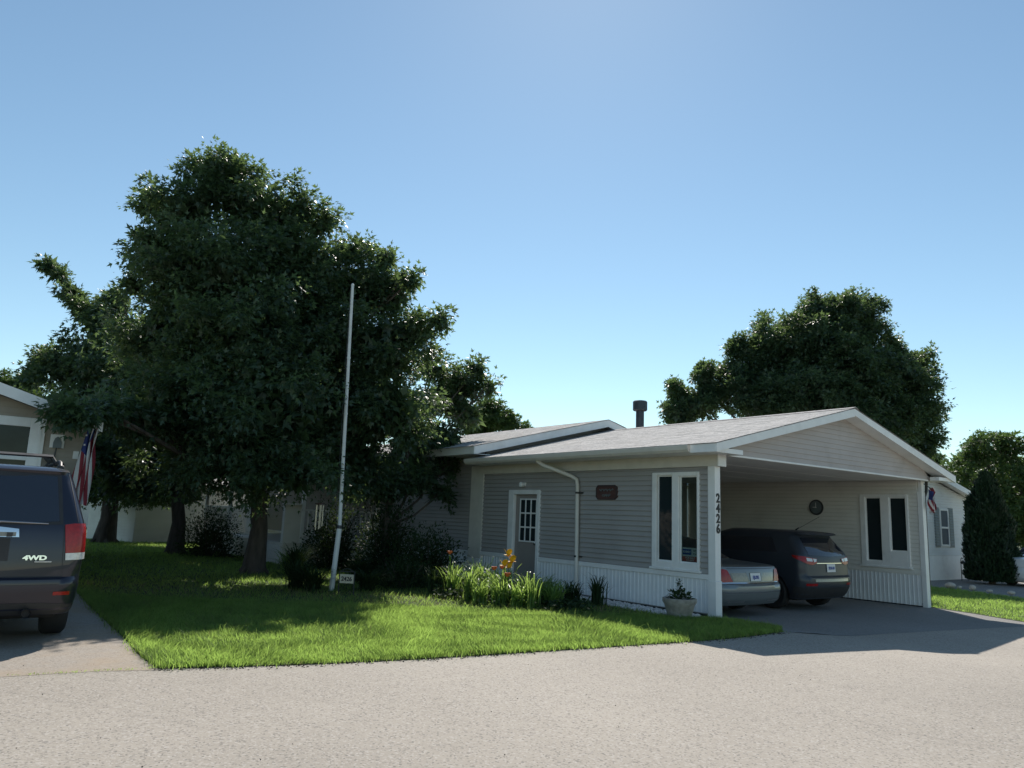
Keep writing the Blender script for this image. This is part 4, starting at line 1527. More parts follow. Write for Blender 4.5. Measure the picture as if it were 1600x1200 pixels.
B1.patch('tailgate_seam', M['blackpl'], suv, edge_fn([(-.8, .676), (.8, .676)]), edge_fn([(-.8, .688), (.8, .688)]), .002, 16, 1)
b = B1.patch('plate_garnish', M['chrome'], suv, edge_fn([(-.37, 1.07), (0, 1.075), (.37, 1.07)]), edge_fn([(-.36, 1.165), (0, 1.19), (.36, 1.15)]), .03, 14, 4)
B1.patch('garnish_recess', M['amber'], b, edge_fn([(-.34, 1.078), (.34, 1.078)]), edge_fn([(-.34, 1.118), (.34, 1.118)]), .034, 8, 1)
MB().box(.26, .31, .04, .05, 1.08, 1.12).build('lock', M['dark'], b)
B1.patch('plate_recess', M['blackpl'], suv, edge_fn([(-.3, .84), (.3, .84)]), edge_fn([(-.3, 1.06), (.3, 1.06)]), .003, 6, 4)
B1.patch('license_plate', M['paper'], suv, edge_fn([(-.15, .87), (.15, .87)]), edge_fn([(-.15, 1.02), (.15, 1.02)]), .012, 4, 2)
B1.patch('brake_light', M['lightred'], suv, edge_fn([(-.11, 1.755), (.11, 1.755)]), edge_fn([(-.11, 1.785), (.11, 1.785)]), .006, 6, 2)
wi = MB()
wi.tube([(.02, .085, 1.205), (.2, .095, 1.225), (.62, .11, 1.212)], [.012, .01, .006], 6)
wi.build('wiper', M['rim'], suv)
text('badge', '4WD', .062, M['chrome'], suv, (.535, .045, .87), (math.pi / 2 - .06, 0, 0), .006, bold=.003, sx=1.5)
MB().box(.535, .69, .038, .046, .825, .84, .002).build('badge_bar', M['rim'], suv)
b = MB()
b.tube([(.52, .0, .33), (.52, .3, .33)], .045, 14, cap=False)
ex = b.build('exhaust', M['steel'], suv, smooth=True)
MB().tube([(.52, .03, .33), (.52, .3, .33)], .041, 14).build('bore', M['black'], ex)
MB().box(-.85, .85, .35, 4.5, .24, .42, .05).build('underbody', M['black'], suv)
B1.patch('lower_bumper', M['blackpl'], suv, edge_fn([(-1.0, .31), (1.0, .31)]), edge_fn([(-1.0, .40), (-.6, .43), (.6, .43), (1.0, .40)]), .004, 20, 3)
add_wheels(suv, (.98, 3.78), .855, .375, .24, .23, 5)

# ---- silver sedan in the carport
sed = thing('parked_sedan', 'silver green four-door sedan parked nose-in beside the left carport wall', 'sedan', L(1.42, .07, -.095), A)
B2 = Body([(.22, .16, 5.2, .90, .2, .1), (.30, .06, 5.3, .95, .25, .13), (.42, .02, 5.34, .975, .28, .15), (.50, .0, 5.35, .985, .28, .16), (.57, .01, 5.34, .985, .28, .16), (.60, .05, 5.33, .98, .26, .14), (.62, .085, 5.3, .975, .22, .12),
           (.75, .10, 5.25, .97, .2, .12), (.86, .125, 5.1, .96, .2, .12), (.905, .15, 4.9, .945, .2, .12), (.925, .22, 4.6, .93, .2, .10), (.945, .5, 4.2, .92, .2, .06), (.965, .95, 3.9, .905, .2, .05),
           (.99, 1.15, 3.75, .89, .25, .06), (1.15, 1.45, 3.35, .80, .3, .08), (1.30, 1.78, 2.98, .72, .3, .08), (1.38, 2.05, 2.75, .66, .3, .06), (1.42, 2.3, 2.6, .55, .3, .05)], .45)
B2.build('body', M['silver'], sed, [(1.18, .38, .33), (4.1, .38, .33)])
B2.patch('rear_window', M['carglass'], sed, edge_fn([(-.70, 1.0), (0, .995), (.70, 1.0)]), edge_fn([(-.58, 1.34), (0, 1.36), (.58, 1.34)]), .005, 14, 8)
for sg in (-1, 1):
    B2.patch('taillight', M['lightred'], sed, edge_fn([(sg * .62, .645), (sg * .8, .64), (sg * 1.05, .645)]), edge_fn([(sg * .72, .85), (sg * .82, .868), (sg * 1.0, .835)]), .012, 12, 6)
    B2.side('side_window', M['carglass'], sed, [(1.55, 1.02), (3.55, 1.02), (2.95, 1.32), (1.9, 1.34)], sg, .004)
    B2.patch('exhaust_slot', M['rim'], sed, edge_fn([(sg * .35, .285), (sg * .75, .285)]), edge_fn([(sg * .35, .31), (sg * .75, .31)]), .004, 6, 1)
B2.patch('trunk_panel', M['amber'], sed, edge_fn([(-.60, .655), (.60, .655)]), edge_fn([(-.66, .80), (.66, .80)]), .006, 14, 3)
B2.patch('plate_recess', M['silver'], sed, edge_fn([(-.2, .65), (.2, .65)]), edge_fn([(-.26, .82), (.26, .82)]), .009, 6, 3)
B2.patch('license_plate', M['paper'], sed, edge_fn([(-.155, .655), (.155, .655)]), edge_fn([(-.155, .795), (.155, .795)]), .016, 4, 2)
B2.patch('plate_frame', M['dark'], sed, edge_fn([(-.17, .65), (.17, .65)]), edge_fn([(-.17, .802), (.17, .802)]), .0125, 4, 2)
text('plate_characters', 'EJU95', .085, M['blue'], sed, (0, .075, .72), (math.pi / 2 - .08, 0, 0), .002, bold=.002, sx=.9)
B2.patch('chrome_strip', M['chrome'], sed, edge_fn([(-1.02, .612), (0, .607), (1.02, .612)]), edge_fn([(-1.02, .636), (0, .632), (1.02, .636)]), .012, 22, 1)
B2.patch('bumper_strip', M['chrome'], sed, edge_fn([(-1.1, .452), (1.1, .452)]), edge_fn([(-1.1, .468), (1.1, .468)]), .008, 24, 1)
B2.patch('trunk_seam', M['blackpl'], sed, edge_fn([(-.72, .872), (.72, .872)]), edge_fn([(-.72, .88), (.72, .88)]), .002, 14, 1)
MB().box(-.8, .8, .4, 4.9, .17, .34, .05).build('underbody', M['black'], sed)
add_wheels(sed, (1.18, 4.1), .84, .33, .21, .2, 10)

# ---- dark compact SUV in the carport
esc = thing('parked_crossover', 'dark smoky blue crossover parked nose-in beside the silver sedan', 'suv', L(4.2, .2, -.11), A)
B3 = Body([(.24, .2, 4.3, .86, .2, .06), (.34, .10, 4.4, .9, .22, .08), (.46, .03, 4.45, .92, .25, .1), (.60, .0, 4.48, .925, .25, .1), (.68, .01, 4.48, .925, .24, .1), (.72, .06, 4.46, .925, .2, .09), (.85, .07, 4.4, .925, .17, .09), (1.0, .08, 4.2, .92, .16, .09),
           (1.10, .10, 3.7, .905, .16, .09), (1.16, .12, 3.45, .89, .16, .09), (1.3, .22, 3.15, .83, .18, .09), (1.45, .34, 2.8, .76, .18, .08), (1.52, .38, 2.6, .725, .16, .08), (1.55, .22, 2.5, .70, .14, .06), (1.585, .26, 2.4, .67, .16, .06), (1.62, .7, 2.3, .6, .25, .05)], .45)
B3.build('body', M['navy'], esc, [(.9, .4, .35), (3.6, .4, .35)])
B3.patch('rear_window', M['carglass'], esc, edge_fn([(-.68, 1.13), (0, 1.10), (.68, 1.13)]), edge_fn([(-.60, 1.47), (0, 1.49), (.60, 1.47)]), .005, 14, 8)
for sg in (-1, 1):
    tl = B3.patch('taillight', M['lightred'], esc, edge_fn([(sg * .48, .975), (sg * .62, .93), (sg * .8, .96), (sg * 1.05, 1.08)]), edge_fn([(sg * .46, 1.06), (sg * .62, 1.075), (sg * .8, 1.10), (sg * 1.06, 1.12)]), .012, 14, 5)
    B3.patch('reverse_lens', M['lightclear'], tl, edge_fn([(sg * .50, 1.0), (sg * .57, .99)]), edge_fn([(sg * .48, 1.05), (sg * .59, 1.06)]), .018, 4, 2)
    B3.patch('reverse_lens', M['lightclear'], tl, edge_fn([(sg * .61, 1.0), (sg * .78, 1.01)]), edge_fn([(sg * .61, 1.06), (sg * .78, 1.075)]), .018, 5, 2)
    B3.side('side_window', M['carglass'], esc, [(.75, 1.16), (3.1, 1.14), (2.75, 1.44), (.95, 1.46)], sg, .004)
    B3.patch('bumper_reflector', M['lightred'], esc, edge_fn([(sg * .55, .52), (sg * .85, .52)]), edge_fn([(sg * .55, .57), (sg * .85, .57)]), .006, 6, 1)
    MB().box(sg * .97 - .09, sg * .97 + .09, 2.75, 2.9, 1.1, 1.25, .03).build('mirror', M['navy'], esc, smooth=True)
B3.patch('lower_bumper', M['blackpl'], esc, edge_fn([(-1.1, .27), (1.1, .27)]), edge_fn([(-1.1, .50), (-.5, .48), (.5, .48), (1.1, .50)]), .005, 22, 4)
B3.patch('bumper_insert', M['amber'], esc, edge_fn([(-.62, .60), (.62, .60)]), edge_fn([(-.62, .655), (.62, .655)]), .004, 12, 1)
B3.patch('tailgate_seam', M['blackpl'], esc, edge_fn([(-.8, .69), (.8, .69)]), edge_fn([(-.8, .705), (.8, .705)]), .003, 14, 1)
B3.patch('license_plate', M['paper'], esc, edge_fn([(-.16, .79), (.16, .79)]), edge_fn([(-.16, .95), (.16, .95)]), .014, 4, 2)
text('plate_characters', '2DL4H', .08, M['blue'], esc, (0, .045, .87), (math.pi / 2 - .08, 0, 0), .002, bold=.002, sx=.95)
B3.patch('chrome_strip', M['chrome'], esc, edge_fn([(-.48, .962), (.48, .962)]), edge_fn([(-.47, .975), (.47, .975)]), .006, 12, 1)
b = MB()
b.tube([(-.1, .8, 1.63), (-.1, .72, 1.68)], [.02, .012], 6)
b.tube([(-.1, .74, 1.66), (.1, .35, 1.93)], .005, 5)
b.build('antenna', M['blackpl'], esc)
MB().box(-.75, .75, .4, 4.1, .2, .36, .05).build('underbody', M['black'], esc)
add_wheels(esc, (.9, 3.6), .80, .345, .22, .22, 5)

# ---- white car at the right edge of the picture
wcar = thing('parked_car', 'white car with its red tail light by the cedar at the far right', 'car', (17.75, 26.7, -.17), math.radians(-62))
B4 = Body([(.2, .16, 4.5, .86, .2, .1), (.32, .04, 4.6, .9, .25, .13), (.5, .0, 4.62, .91, .28, .14), (.62, .02, 4.6, .91, .28, .14), (.66, .05, 4.55, .91, .25, .13), (.85, .09, 4.3, .9, .22, .13), (.96, .11, 4.0, .88, .2, .12), (1.0, .2, 3.7, .86, .2, .1),
           (1.03, 1.0, 3.5, .84, .25, .06), (1.2, 1.5, 3.1, .74, .3, .08), (1.36, 2.0, 2.7, .66, .3, .06), (1.42, 2.2, 2.5, .56, .3, .05)], .45)
B4.build('body', M['carwhite'], wcar, [(.95, .37, .33), (3.6, .37, .33)])
for sg in (-1, 1):
    B4.patch('taillight', M['lightred'], wcar, edge_fn([(sg * .62, .80), (sg * 1.12, .78)]), edge_fn([(sg * .60, .93), (sg * 1.2, .93)]), .012, 10, 4)
    B4.side('side_window', M['carglass'], wcar, [(1.15, 1.05), (3.2, 1.05), (2.7, 1.33), (1.6, 1.35)], sg, .004)
B4.patch('rear_window', M['carglass'], wcar, edge_fn([(-.65, 1.06), (.65, 1.06)]), edge_fn([(-.55, 1.33), (.55, 1.33)]), .005, 12, 6)
B4.patch('license_plate', M['paper'], wcar, edge_fn([(-.16, .70), (.16, .70)]), edge_fn([(-.16, .84), (.16, .84)]), .014, 4, 2)
MB().box(-.75, .75, .4, 4.1, .16, .34, .05).build('underbody', M['black'], wcar)
add_wheels(wcar, (.95, 3.6), .8, .33, .21, .21, 5)

# ================================================================== LEFT NEIGHBOUR HOUSE
lh = thing('tan_house', 'tan sided house with white gable trim behind the parked SUV', 'house', (-7.53, 13.78, 0), TH)
def lroof(x):
    return 2.97 + .31 * (-x if x > -4 else 8 + x)
b = MB()
b.prism([(-.1, .0), (-.1, 2.85), (-4, lroof(-4) - .18), (-7.9, 2.85), (-7.9, 0)], 'y', .0, .1)
b.box(-.2, -.1, .1, 12, 0, 2.85)
b.box(-7.9, -7.8, .1, 12, 0, 2.85)
lw = b.build('wall', M['tan'], lh)
b = MB()
z = .6
while z < 4.0:
    half = 3.9 if z < 2.75 else max(0, (lroof(-4) - .2 - z) / .31)
    a0, a1 = -4 - half, -4 + half
    h2 = 3.9 if z + .1 < 2.75 else max(0.0, (lroof(-4) - .2 - z - .1) / .31)
    if h2 > .02:
        b.add([(a0, 0, z), (a1, 0, z), (-4 + h2, 0, z + .1), (-4 - h2, 0, z + .1), (a0, -.016, z), (a1, -.016, z), (-4 + h2, -.004, z + .1), (-4 - h2, -.004, z + .1)],
              [(0, 3, 2, 1), (4, 5, 6, 7), (0, 1, 5, 4), (3, 7, 6, 2), (0, 4, 7, 3), (1, 2, 6, 5)])
    z += .1
b.build('lap_siding', M['tan'], lw, kind='stuff')
MB().box(-.17, -.09, -.03, .06, .0, 2.83).build('corner_trim', M['tan'], lw)
MB().box(-7.85, -.15, -.02, 0, .0, .6).build('skirting', M['skirt'], lw)
r_ = MB()
for a, c in ((0.02, -4), (-4, -8.02)):
    r_.prism([(a, lroof(a) - .01), (c, lroof(c) - .01), (c, lroof(c) - .06), (a, lroof(a) - .06)], 'y', -.38, 12.3)
r_ = r_.build('roof', M['shingle'], lh)
b = MB()
for a, c in ((0.04, -4), (-4, -8.04)):
    b.prism([(a, lroof(a) + .0), (c, lroof(c) + .0), (c, lroof(c) - .19), (a, lroof(a) - .19)], 'y', -.42, -.38)
b.build('rake_board', M['white'], r_)
b = MB()
for a, c in ((0.02, -4), (-4, -8.02)):
    b.prism([(a, lroof(a) - .065), (c, lroof(c) - .065), (c, lroof(c) - .08), (a, lroof(a) - .08)], 'y', -.38, 0)
b.box(.0, .03, -.38, 12.3, lroof(0) - .18, lroof(0) - .02)
b.build('soffit', M['beige'], r_)
b = MB()
for x0, x1, z0, z1 in ((-2.85, -2.62, .9, 2.94), (-1.03, -.80, .9, 2.94), (-2.62, -1.03, 2.78, 2.94), (-2.62, -1.03, .9, 1.1), (-1.86, -1.79, 1.1, 2.78), (-2.62, -1.86, 2.2, 2.27), (-1.79, -1.03, 2.2, 2.27)):
    b.box(x0, x1, -.06, .0, z0, z1, .006)
b.box(-.90, -.86, -.075, -.06, .9, 2.9)
lwn = b.build('window', M['white'], lh)
for x0, x1 in ((-2.62, -1.86), (-1.79, -1.03)):
    MB().box(x0, x1, -.03, -.024, 1.1, 2.78).build('pane', M['glass_dark'], lwn)
MB().box(-.33, -.24, -.025, -.002, 2.28, 2.42, .006).build('outlet_box', M['white'], lh)
# ornament by the window
orn = thing('wall_ornament', 'white square wall ornament with a dark arch beside the tan house window', 'ornament', (-8.03 + .02, 13.42, 2.45), TH)
MB().box(-.11, .11, -.03, .0, 0, .24, .005).build('panel', M['white'], orn)
MB().prism([(-.06, 0), (.07, 0), (.07, .1), (.04, .17), (0, .2), (-.04, .17), (-.06, .1)], 'y', -.07, -.031).build('arch', M['shutter'], orn)
b = MB()
for k in range(14):
    cx, cz, rr = random.uniform(-.12, .16), random.uniform(-.75, -.1), random.uniform(.03, .07)
    b.lathe([(0, -.05), (rr, -.03), (rr, -.02), (0, 0)], (cx, -.02, cz), 7, 'y')
b.tube([(0, -.03, 0), (-.03, -.03, -.3), (.05, -.03, -.75)], .012, 5)
b.build('vine', M['dark'], orn)
# large flag at the corner
fl = thing('hanging_flag', 'large striped flag with blue canton hanging at the tan house corner', 'flag', (-7.42, 13.36, 2.98), TH)
def fold1(s, t):
    # s: along the hoist-to-fly drop (0 top), t: across the stripes
    x = (t - .5) * (.15 + .17 * s) + .035 * math.sin(s * 6 + t * 17) + .10 * (.5 - s)
    y = .06 * math.sin(t * 19 + s * 2.0) + .03 * math.sin(s * 9)
    return (x, y, -.02 - 1.42 * s - .10 * math.sin(t * 3.1) + .05 * math.sin(t * 12))
flag_mesh('cloth', 1, 1, 18, 2, fold1).build('cloth', [M['flagred'], M['flagwhite'], M['flagblue']], fl, smooth=60)
MB().tube([(-.12, .35, -.25), (.06, -.02, .03), (.12, -.14, .12)], .012, 6).build('flag_pole', M['white'], fl)
sb = MB()
for i in range(9):
    s, t = .05 + .04 * (i % 3) * 3, .06 + .15 * (i // 3)
    p = fold1(s, t)
    sb.box(p[0] - .014, p[0] + .014, p[1] - .03, p[1] - .012, p[2] - .014, p[2] + .014)
sb.build('stars', M['flagwhite'], fl)

# ================================================================== WHITE SHED AND BACKGROUND BUILDINGS LEFT
sh = thing('white_shed', 'white lap sided shed behind the maple trunks', 'shed', (-14.3, 29.7, 0), math.radians(58))
b = MB()
b.box(.0, 5.2, .0, 3.2, .0, 2.35)
shw = b.build('wall', M['whitesid'], sh)
b = MB()
z = .02
while z < 2.3:
    lapy(b, 0, -1, .0, 5.2, z, .115)
    lap(b, 0, -1, .0, 3.2, z, .115)
    z += .115
b.box(-.03, .03, -.03, .03, 0, 2.35)
b.build('lap_siding', M['whitesid'], shw, kind='stuff')
b = MB()
b.prism([(-.3, 2.3), (1.6, 3.1), (3.5, 2.3), (3.5, 2.36), (1.6, 3.16), (-.3, 2.36)], 'x', -.2, 5.4)
b.prism([(.0, 2.3), (1.6, 3.05), (3.2, 2.3)], 'x', .0, 5.2)
b.build('roof', M['shingle'], sh)
bgh = thing('pale_house', 'pale house far behind the maple trunks at the left', 'house', (-25.5, 44, 0), math.radians(30))
bw = MB().box(0, 9, 0, 6, 0, 2.7).build('wall', M['cream'], bgh)
for xx in (1.5, 5.0):
    wn = MB().box(xx, xx + 1.0, -.04, 0, .9, 2.1).build('window', M['white'], bgh)
    MB().box(xx + .08, xx + .92, -.05, -.041, .98, 2.02).build('pane', M['glass'], wn)
MB().prism([(-.5, 2.6), (3, 4.1), (6.5, 2.6), (6.5, 2.7), (3, 4.2), (-.5, 2.7)], 'x', -.4, 9.4).build('roof', M['shingle'], bgh)
bg2 = thing('cream_house', 'sunlit cream house seen through the porch posts', 'house', (-13.0, 50, 0), math.radians(12))
MB().box(-6, 8, 0, 7, 0, 3.6).build('wall', M['cream'], bg2)
MB().prism([(-.6, 3.5), (3.5, 5.2), (7.6, 3.5), (7.6, 3.62), (3.5, 5.32), (-.6, 3.62)], 'x', -6.5, 8.5).build('roof', M['shingle'], bg2)

# ================================================================== RIGHT NEIGHBOUR HOUSE
nh = thing('white_house', 'white sided house with grey shutters right of the carport', 'house', L(13.2, 4.7, -.15), A)
NW = 8.4
NR = 4.2
def nroof(x):
    return 3.24 + .205 * ((x + .45) if x < NR else (NW + .45 - x))
b = MB()
b.prism([(0, 0), (NW, 0), (NW, 3.1), (NR, nroof(NR) - .16), (0, 3.1)], 'y', .0, .1)
b.box(NW - .1, NW, .1, 14, 0, 3.1)
b.box(0, .1, .1, 14, 0, 3.1)
nw = b.build('wall', M['whitesid'], nh)
b = MB()
z = .9
while z < 3.9:
    half = NW / 2 if z < 3.05 else max(0.0, (nroof(NR) - .16 - z) / .205)
    h2 = NW / 2 if z + .1 < 3.05 else max(0.0, (nroof(NR) - .16 - z - .1) / .205)
    if h2 > .05:
        a0, a1 = NR - half, NR + half
        b.add([(a0, 0, z + .012), (a1, 0, z + .012), (NR + h2, 0, z + .1), (NR - h2, 0, z + .1), (a0, -.034, z + .012), (a1, -.034, z + .012), (NR + h2, -.004, z + .1), (NR - h2, -.004, z + .1)],
              [(0, 3, 2, 1), (4, 5, 6, 7), (0, 1, 5, 4), (3, 7, 6, 2), (0, 4, 7, 3), (1, 2, 6, 5)])
    z += .1
b.build('lap_siding', M['whitesid'], nw, kind='stuff')
MB().box(NW - .06, NW + .02, -.025, .05, .9, 3.1).build('corner_trim', M['white'], nw)
MB().box(.0, NW, -.03, 0, .0, .88).build('skirting', M['white'], nw)
r_ = MB()
for a, c in ((-.45, NR), (NR, NW + .45)):
    r_.prism([(a, nroof(a) - .01), (c, nroof(c) - .01), (c, nroof(c) - .06), (a, nroof(a) - .06)], 'y', -.4, 14.3)
r_ = r_.build('roof', M['shingle'], nh)
b = MB()
for a, c in ((-.47, NR), (NR, NW + .47)):
    b.prism([(a, nroof(a)), (c, nroof(c)), (c, nroof(c) - .2), (a, nroof(a) - .2)], 'y', -.43, -.4)
    b.prism([(a, nroof(a) - .07), (c, nroof(c) - .07), (c, nroof(c) - .09), (a, nroof(a) - .09)], 'y', -.4, 0)
b.build('rake_board', M['white'], r_)
wx0, wx1 = 19.42 - 13.2, 20.14 - 13.2
b = MB()
for x0, x1, z0, z1 in ((wx0, wx0 + .07, 1.24, 2.64), (wx1 - .07, wx1, 1.24, 2.64), (wx0 + .07, wx1 - .07, 2.57, 2.64), (wx0 + .07, wx1 - .07, 1.24, 1.31), (wx0 + .07, wx1 - .07, 1.9, 1.97)):
    b.box(x0, x1, -.06, -.01, z0, z1, .004)
nwn = b.build('window', M['white'], nh)
for z0, z1 in ((1.31, 1.9), (1.97, 2.57)):
    MB().box(wx0 + .07, wx1 - .07, -.035, -.03, z0, z1).build('pane', M['blind'], nwn)
for x0 in (wx0 - .42, wx1 + .04):
    b = MB()
    b.box(x0, x0 + .38, -.045, -.018, 1.2, 2.68, .004)
    for i in range(14):
        b.prism([(-.045, 1.27 + i * .1), (-.058, 1.28 + i * .1), (-.045, 1.34 + i * .1)], 'x', x0 + .04, x0 + .34)
    b.build('shutter', M['shutter'], nh)
# small garden stake things in front of it
gs = thing('garden_stake', 'thin dark shepherd hook stake against the white skirting', 'stake', L(20.0, 4.25, -.15), A)
MB().tube([(0, 0, -.1), (0, 0, .75), (.03, 0, .82), (.1, 0, .85), (.16, 0, .8)], .014, 6).build('rod', M['dark'], gs)
MB().lathe([(0, .02), (.08, 0), (.1, .06), (0, .14)], (.18, 0, .62), 10).build('lantern', M['dark'], gs)
gs2 = thing('garden_figure', 'small dark garden ornament on a short stand by the white skirting', 'ornament', L(20.55, 4.2, -.15), A)
MB().tube([(-.1, 0, -.1), (-.1, 0, .42)], .012, 6).box(-.14, .2, -.05, .05, .24, .26).build('stand', M['dark'], gs2)
MB().lathe([(0, 0), (.09, .02), (.11, .08), (.05, .16), (0, .18)], (.05, 0, .26), 10).build('figure', M['dark'], gs2, smooth=True)

# cedar
def cedar(name, label, x, y, z, h, r, n):
    root = thing(name, label, 'tree', (x, y, z))
    t = rng.uniform(0, 1, n) ** 1.25
    g = rng.uniform(0, 2 * np.pi, n)
    prof = np.interp(t, [0, .06, .2, .45, .7, .88, 1], [.8, .97, 1, .93, .72, .42, .04])
    lump = 1 + .12 * np.sin(g * 5 + t * 11) + .1 * np.sin(g * 3 - t * 17)
    rad = r * prof * lump * rng.uniform(.72, 1.03, n)
    P = np.stack([rad * np.cos(g), rad * np.sin(g), .1 + t * (h - .3)], 1)
    D = np.stack([np.cos(g) * .5, np.sin(g) * .5, np.full(n, 1.0)], 1) + rng.normal(0, .25, (n, 3))
    N = np.stack([np.cos(g), np.sin(g), np.full(n, .3)], 1) + rng.normal(0, .5, (n, 3))
    V, F = leaves(P, D, N, rng.uniform(.1, .22, n), LEAF * np.array([.7, 1, 1]), LEAF_F)
    npmesh('crown', V, F, M['cedar'], root)
    MB().tube([(0, 0, -.1), (0, 0, h * .5), (0, 0, h * .85)], [.12, .07, .02], 8).build('trunk', M['bark'], root)
    core = MB().lathe([(r * .55, .15), (r * .72, h * .2), (r * .6, h * .45), (r * .38, h * .7), (.03, h * .92)], n=16)
    core.build('inner_foliage', M['cedar'], root)
    return root
cedar('cedar_tree', 'dense dark cone shaped cedar beside the white house', 17.35, 27.6, -.15, 4.1, .76, 17000)

# rocks edging the right lawn
for (x, y, r0, lab) in ((14.05, 24.45, .2, 'large pale rock tilted at the corner of the side lawn edge'), (14.3, 24.4, .1, 'small white rock just right of the largest rock'), (14.55, 24.15, .14, 'flat tan rock third from left along the side lawn edge'),
                        (14.55, 23.3, .1, 'low grey rock partly hidden by grass along the side lawn'), (14.75, 22.6, .13, 'rounded brown rock at the right end of the lawn edge'), (12.6, 23.2, .09, 'low pale rock beside the carport wall by the side lawn')):
    o = stones('rock', [(0, 0, 0)], r0, r0 * 1.05, M['rock'])
    md = o.modifiers.new('sub', 'SUBSURF')
    md.levels = md.render_levels = 2
    o.location = (x, y, -.12 + r0 * .45)
    o.data.shade_smooth()
    tag(o, lab, 'rock', 'rocks along the side lawn edge')

# ================================================================== TREES
t1 = lobes_px([(347, 292, 52, 46, 20.5), (292, 335, 66, 48, 20), (405, 330, 78, 55, 20.7), (268, 395, 52, 52, 20), (335, 420, 105, 75, 19.5), (445, 395, 80, 70, 20.6), (500, 440, 50, 55, 20.4), (560, 450, 58, 45, 21.2),
               (612, 455, 34, 40, 21.2), (380, 520, 130, 85, 19.5), (500, 530, 95, 80, 20.8), (600, 545, 66, 66, 20.6), (645, 520, 38, 32, 20.6), (280, 520, 85, 75, 20), (300, 620, 105, 80, 19.5), (420, 640, 125, 85, 19.0),
               (540, 650, 95, 80, 21.2), (615, 640, 62, 60, 20.5), (430, 730, 125, 48, 19.0), (555, 720, 60, 46, 21.2), (320, 715, 85, 48, 20.0), (330, 262, 18, 22, 20.4), (368, 258, 20, 18, 20.6), (235, 312, 22, 22, 20), (232, 375, 22, 26, 20),
               (208, 445, 24, 18, 20), (545, 395, 40, 16, 21.2), (605, 405, 16, 22, 21.2), (640, 440, 14, 12, 20.6), (690, 500, 14, 14, 20.4), (470, 330, 30, 22, 20.6), (505, 350, 22, 22, 20.6)], .83, .84)
t1 += lobes_px([(112, 655, 24, 14, 12.9), (138, 648, 26, 18, 13.0), (98, 640, 16, 10, 12.8), (165, 640, 34, 26, 13.6), (200, 645, 45, 34, 14.6), (240, 650, 60, 40, 15.5)])
t2 = lobes_px([(150, 560, 62, 45, 24), (205, 600, 85, 65, 24), (105, 575, 42, 32, 24), (68, 568, 26, 22, 24.3), (135, 640, 70, 42, 24), (215, 690, 85, 52, 23.8), (150, 700, 40, 34, 23.5), (195, 740, 60, 34, 24), (190, 530, 40, 34, 24.2),
               (76, 414, 10, 9, 24.6), (92, 432, 14, 10, 24.6), (110, 458, 19, 17, 24.5), (130, 486, 26, 22, 24.4), (158, 510, 36, 28, 24.3), (185, 470, 18, 20, 24.2), (48, 590, 16, 16, 24.3), (250, 740, 60, 34, 24), (320, 570, 100, 85, 24), (410, 600, 105, 85, 24), (350, 480, 90, 75, 24), (450, 510, 90, 75, 24), (300, 650, 90, 60, 24.5), (500, 600, 80, 80, 23)])
tree('maple_tree', 'largest dark maple with thick trunk behind the white pole', (-5.95, 18.4, 0), .225, t1, M['maple'], 'maples in the front yard', density=66, leaf=.14)
tree('maple_tree', 'maple with one long limb reaching left and a slim trunk beside the bush', (-10.38, 24.34, 0), .23, t2, M['maple'], 'maples in the front yard', density=50, leaf=.17)
t3 = lobes_px([(170, 740, 62, 38, 29), (240, 765, 62, 24, 28.5), (140, 690, 60, 45, 29.5), (210, 680, 70, 50, 29.5), (190, 620, 70, 50, 29.5), (280, 660, 90, 60, 29.5), (340, 640, 95, 65, 30), (280, 580, 100, 75, 30), (330, 510, 110, 85, 29.5), (430, 560, 115, 90, 29.5), (430, 660, 110, 65, 29)])
tree('maple_tree', 'farthest maple with a wide dark trunk in front of the white shed', (-15.0, 28.9, 0), .33, t3, M['maple'], 'maples in the front yard', density=40, leaf=.2)
t4 = lobes_px([(690, 625, 48, 36, 22.5), (722, 600, 28, 26, 22.5), (745, 578, 20, 18, 22.5), (762, 606, 20, 16, 22.5), (690, 690, 40, 34, 21.5), (640, 690, 50, 42, 21), (650, 745, 46, 30, 20.6), (600, 755, 50, 30, 20.4), (622, 640, 38, 24, 20.8),
               (735, 650, 26, 26, 22.5), (700, 725, 22, 20, 21.2), (672, 575, 24, 20, 22), (690, 770, 22, 14, 20.6)], .94)
tree('maple_tree', 'lower lighter maple leaning over the house roof edge', (-3.0, 18.9, 0), .12, t4, M['maple'], 'maples in the front yard', density=56, leaf=.15, fork=.2)
t5 = lobes_px([(1250, 540, 75, 55, 34), (1320, 505, 55, 48, 34), (1200, 545, 50, 40, 34), (1290, 490, 45, 30, 34), (1345, 490, 22, 26, 34), (1160, 590, 34, 34, 34), (1330, 580, 90, 70, 33.5), (1400, 590, 52, 50, 34), (1240, 620, 90, 50, 33), (1420, 640, 48, 42, 34),
               (1180, 620, 45, 36, 33), (1085, 632, 36, 26, 33.5), (1060, 612, 22, 16, 33.5), (1098, 585, 16, 20, 33.5), (1110, 610, 22, 22, 33.5), (1055, 650, 22, 16, 33), (1440, 690, 30, 28, 34), (1350, 660, 80, 50, 33), (1150, 540, 14, 18, 34), (1430, 575, 22, 20, 34)])
tree('maple_tree', 'big rounded dark tree rising behind the carport roof', (13.2, 34.5, -.2), .4, t5, M['maple'], None, density=84, leaf=.185)
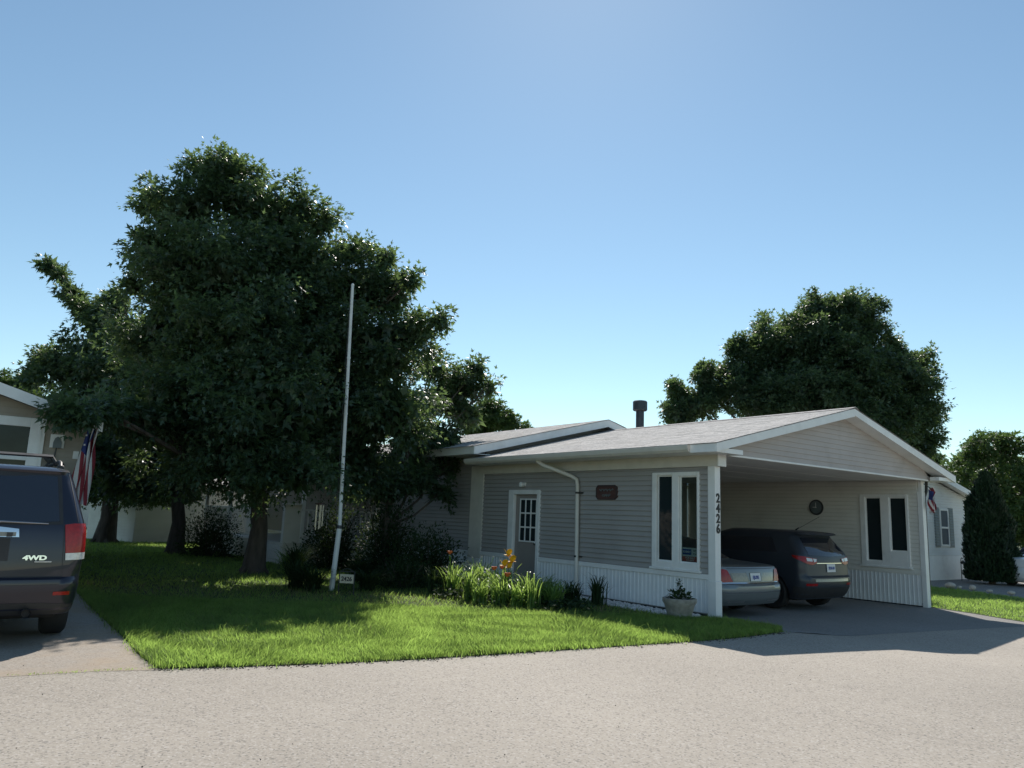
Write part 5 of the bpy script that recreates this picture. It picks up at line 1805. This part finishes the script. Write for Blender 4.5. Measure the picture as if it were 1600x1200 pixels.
t6 = lobes_px([(1560, 700, 42, 24, 40), (1585, 690, 26, 20, 40), (1530, 715, 28, 18, 40), (1508, 740, 22, 18, 40), (1570, 745, 60, 34, 40), (1620, 720, 40, 40, 40), (1640, 770, 50, 40, 40), (1540, 770, 48, 28, 40), (1600, 800, 50, 30, 39), (1560, 680, 12, 10, 40), (1512, 708, 12, 8, 40), (1600, 830, 30, 14, 39), (1570, 830, 40, 20, 40)])
tree('broadleaf_tree', 'bright green open crowned tree behind the cedar at right', (27.5, 40, -.2), .22, t6, M['maple2'], None, density=34, leaf=.2, per=12, fill=.12)
t7 = lobes_px([(770, 655, 32, 22, 38), (792, 660, 16, 18, 38), (745, 665, 30, 24, 38), (818, 672, 14, 5, 38), (765, 640, 18, 12, 38)])
tree('broadleaf_tree', 'small light green tree showing just above the main roof at left', (-1.2, 39, 0), .15, t7, M['maple2'], None, density=60, leaf=.2)
t8 = lobes_px([(15, 605, 30, 14, 34), (40, 600, 20, 14, 34), (-30, 610, 40, 30, 34), (60, 640, 40, 30, 34), (10, 650, 60, 40, 34)])
tree('broadleaf_tree', 'light green treetop showing above the tan house roof', (-24, 34.5, 0), .18, t8, M['maple2'], None, density=50, leaf=.2)
# far background trees that close the gaps near the ground
for i, (x, y, h, r, lab) in enumerate(((34, 52, 7, 4.5, 'distant tree at the far right beyond the white car'), (-30, 58, 7, 5, 'distant tree behind the pale house at left'), (-20, 66, 8, 5, 'distant tree behind the white shed'))):
    tree('distant_tree', lab, (x, y, -.1), .25, [(x, y, h * .62, r, r, h * .4), (x + r * .6, y, h * .5, r * .7, r * .7, h * .32), (x - r * .6, y + 1, h * .5, r * .7, r * .7, h * .3)], M['maple2'], None, density=26, leaf=.38, per=10)


# ================================================================== grit along the lawn edge and on the road
pts = []
ed = smooth_path(edge, 8)
for _ in range(520):
    x, y = random.choice(ed)
    g = abs(random.gauss(0, .06))
    pts.append((x + .45 * g + random.uniform(-.06, .06), y - .9 * g + random.uniform(-.05, .05), float(hg(x, y)) + .006))
stones('edge_debris', pts, .004, .011, M['soil'], kind='stuff')
pts = []
for _ in range(260):
    x, y = random.uniform(-6, 9), random.uniform(3.6, 11)
    if not in_poly(np.array([x]), np.array([y]), lawn_poly)[0]:
        pts.append((x, y, float(hg(x, y)) + .008))
stones('road_grit', pts, .002, .006, M['soil'], kind='stuff')
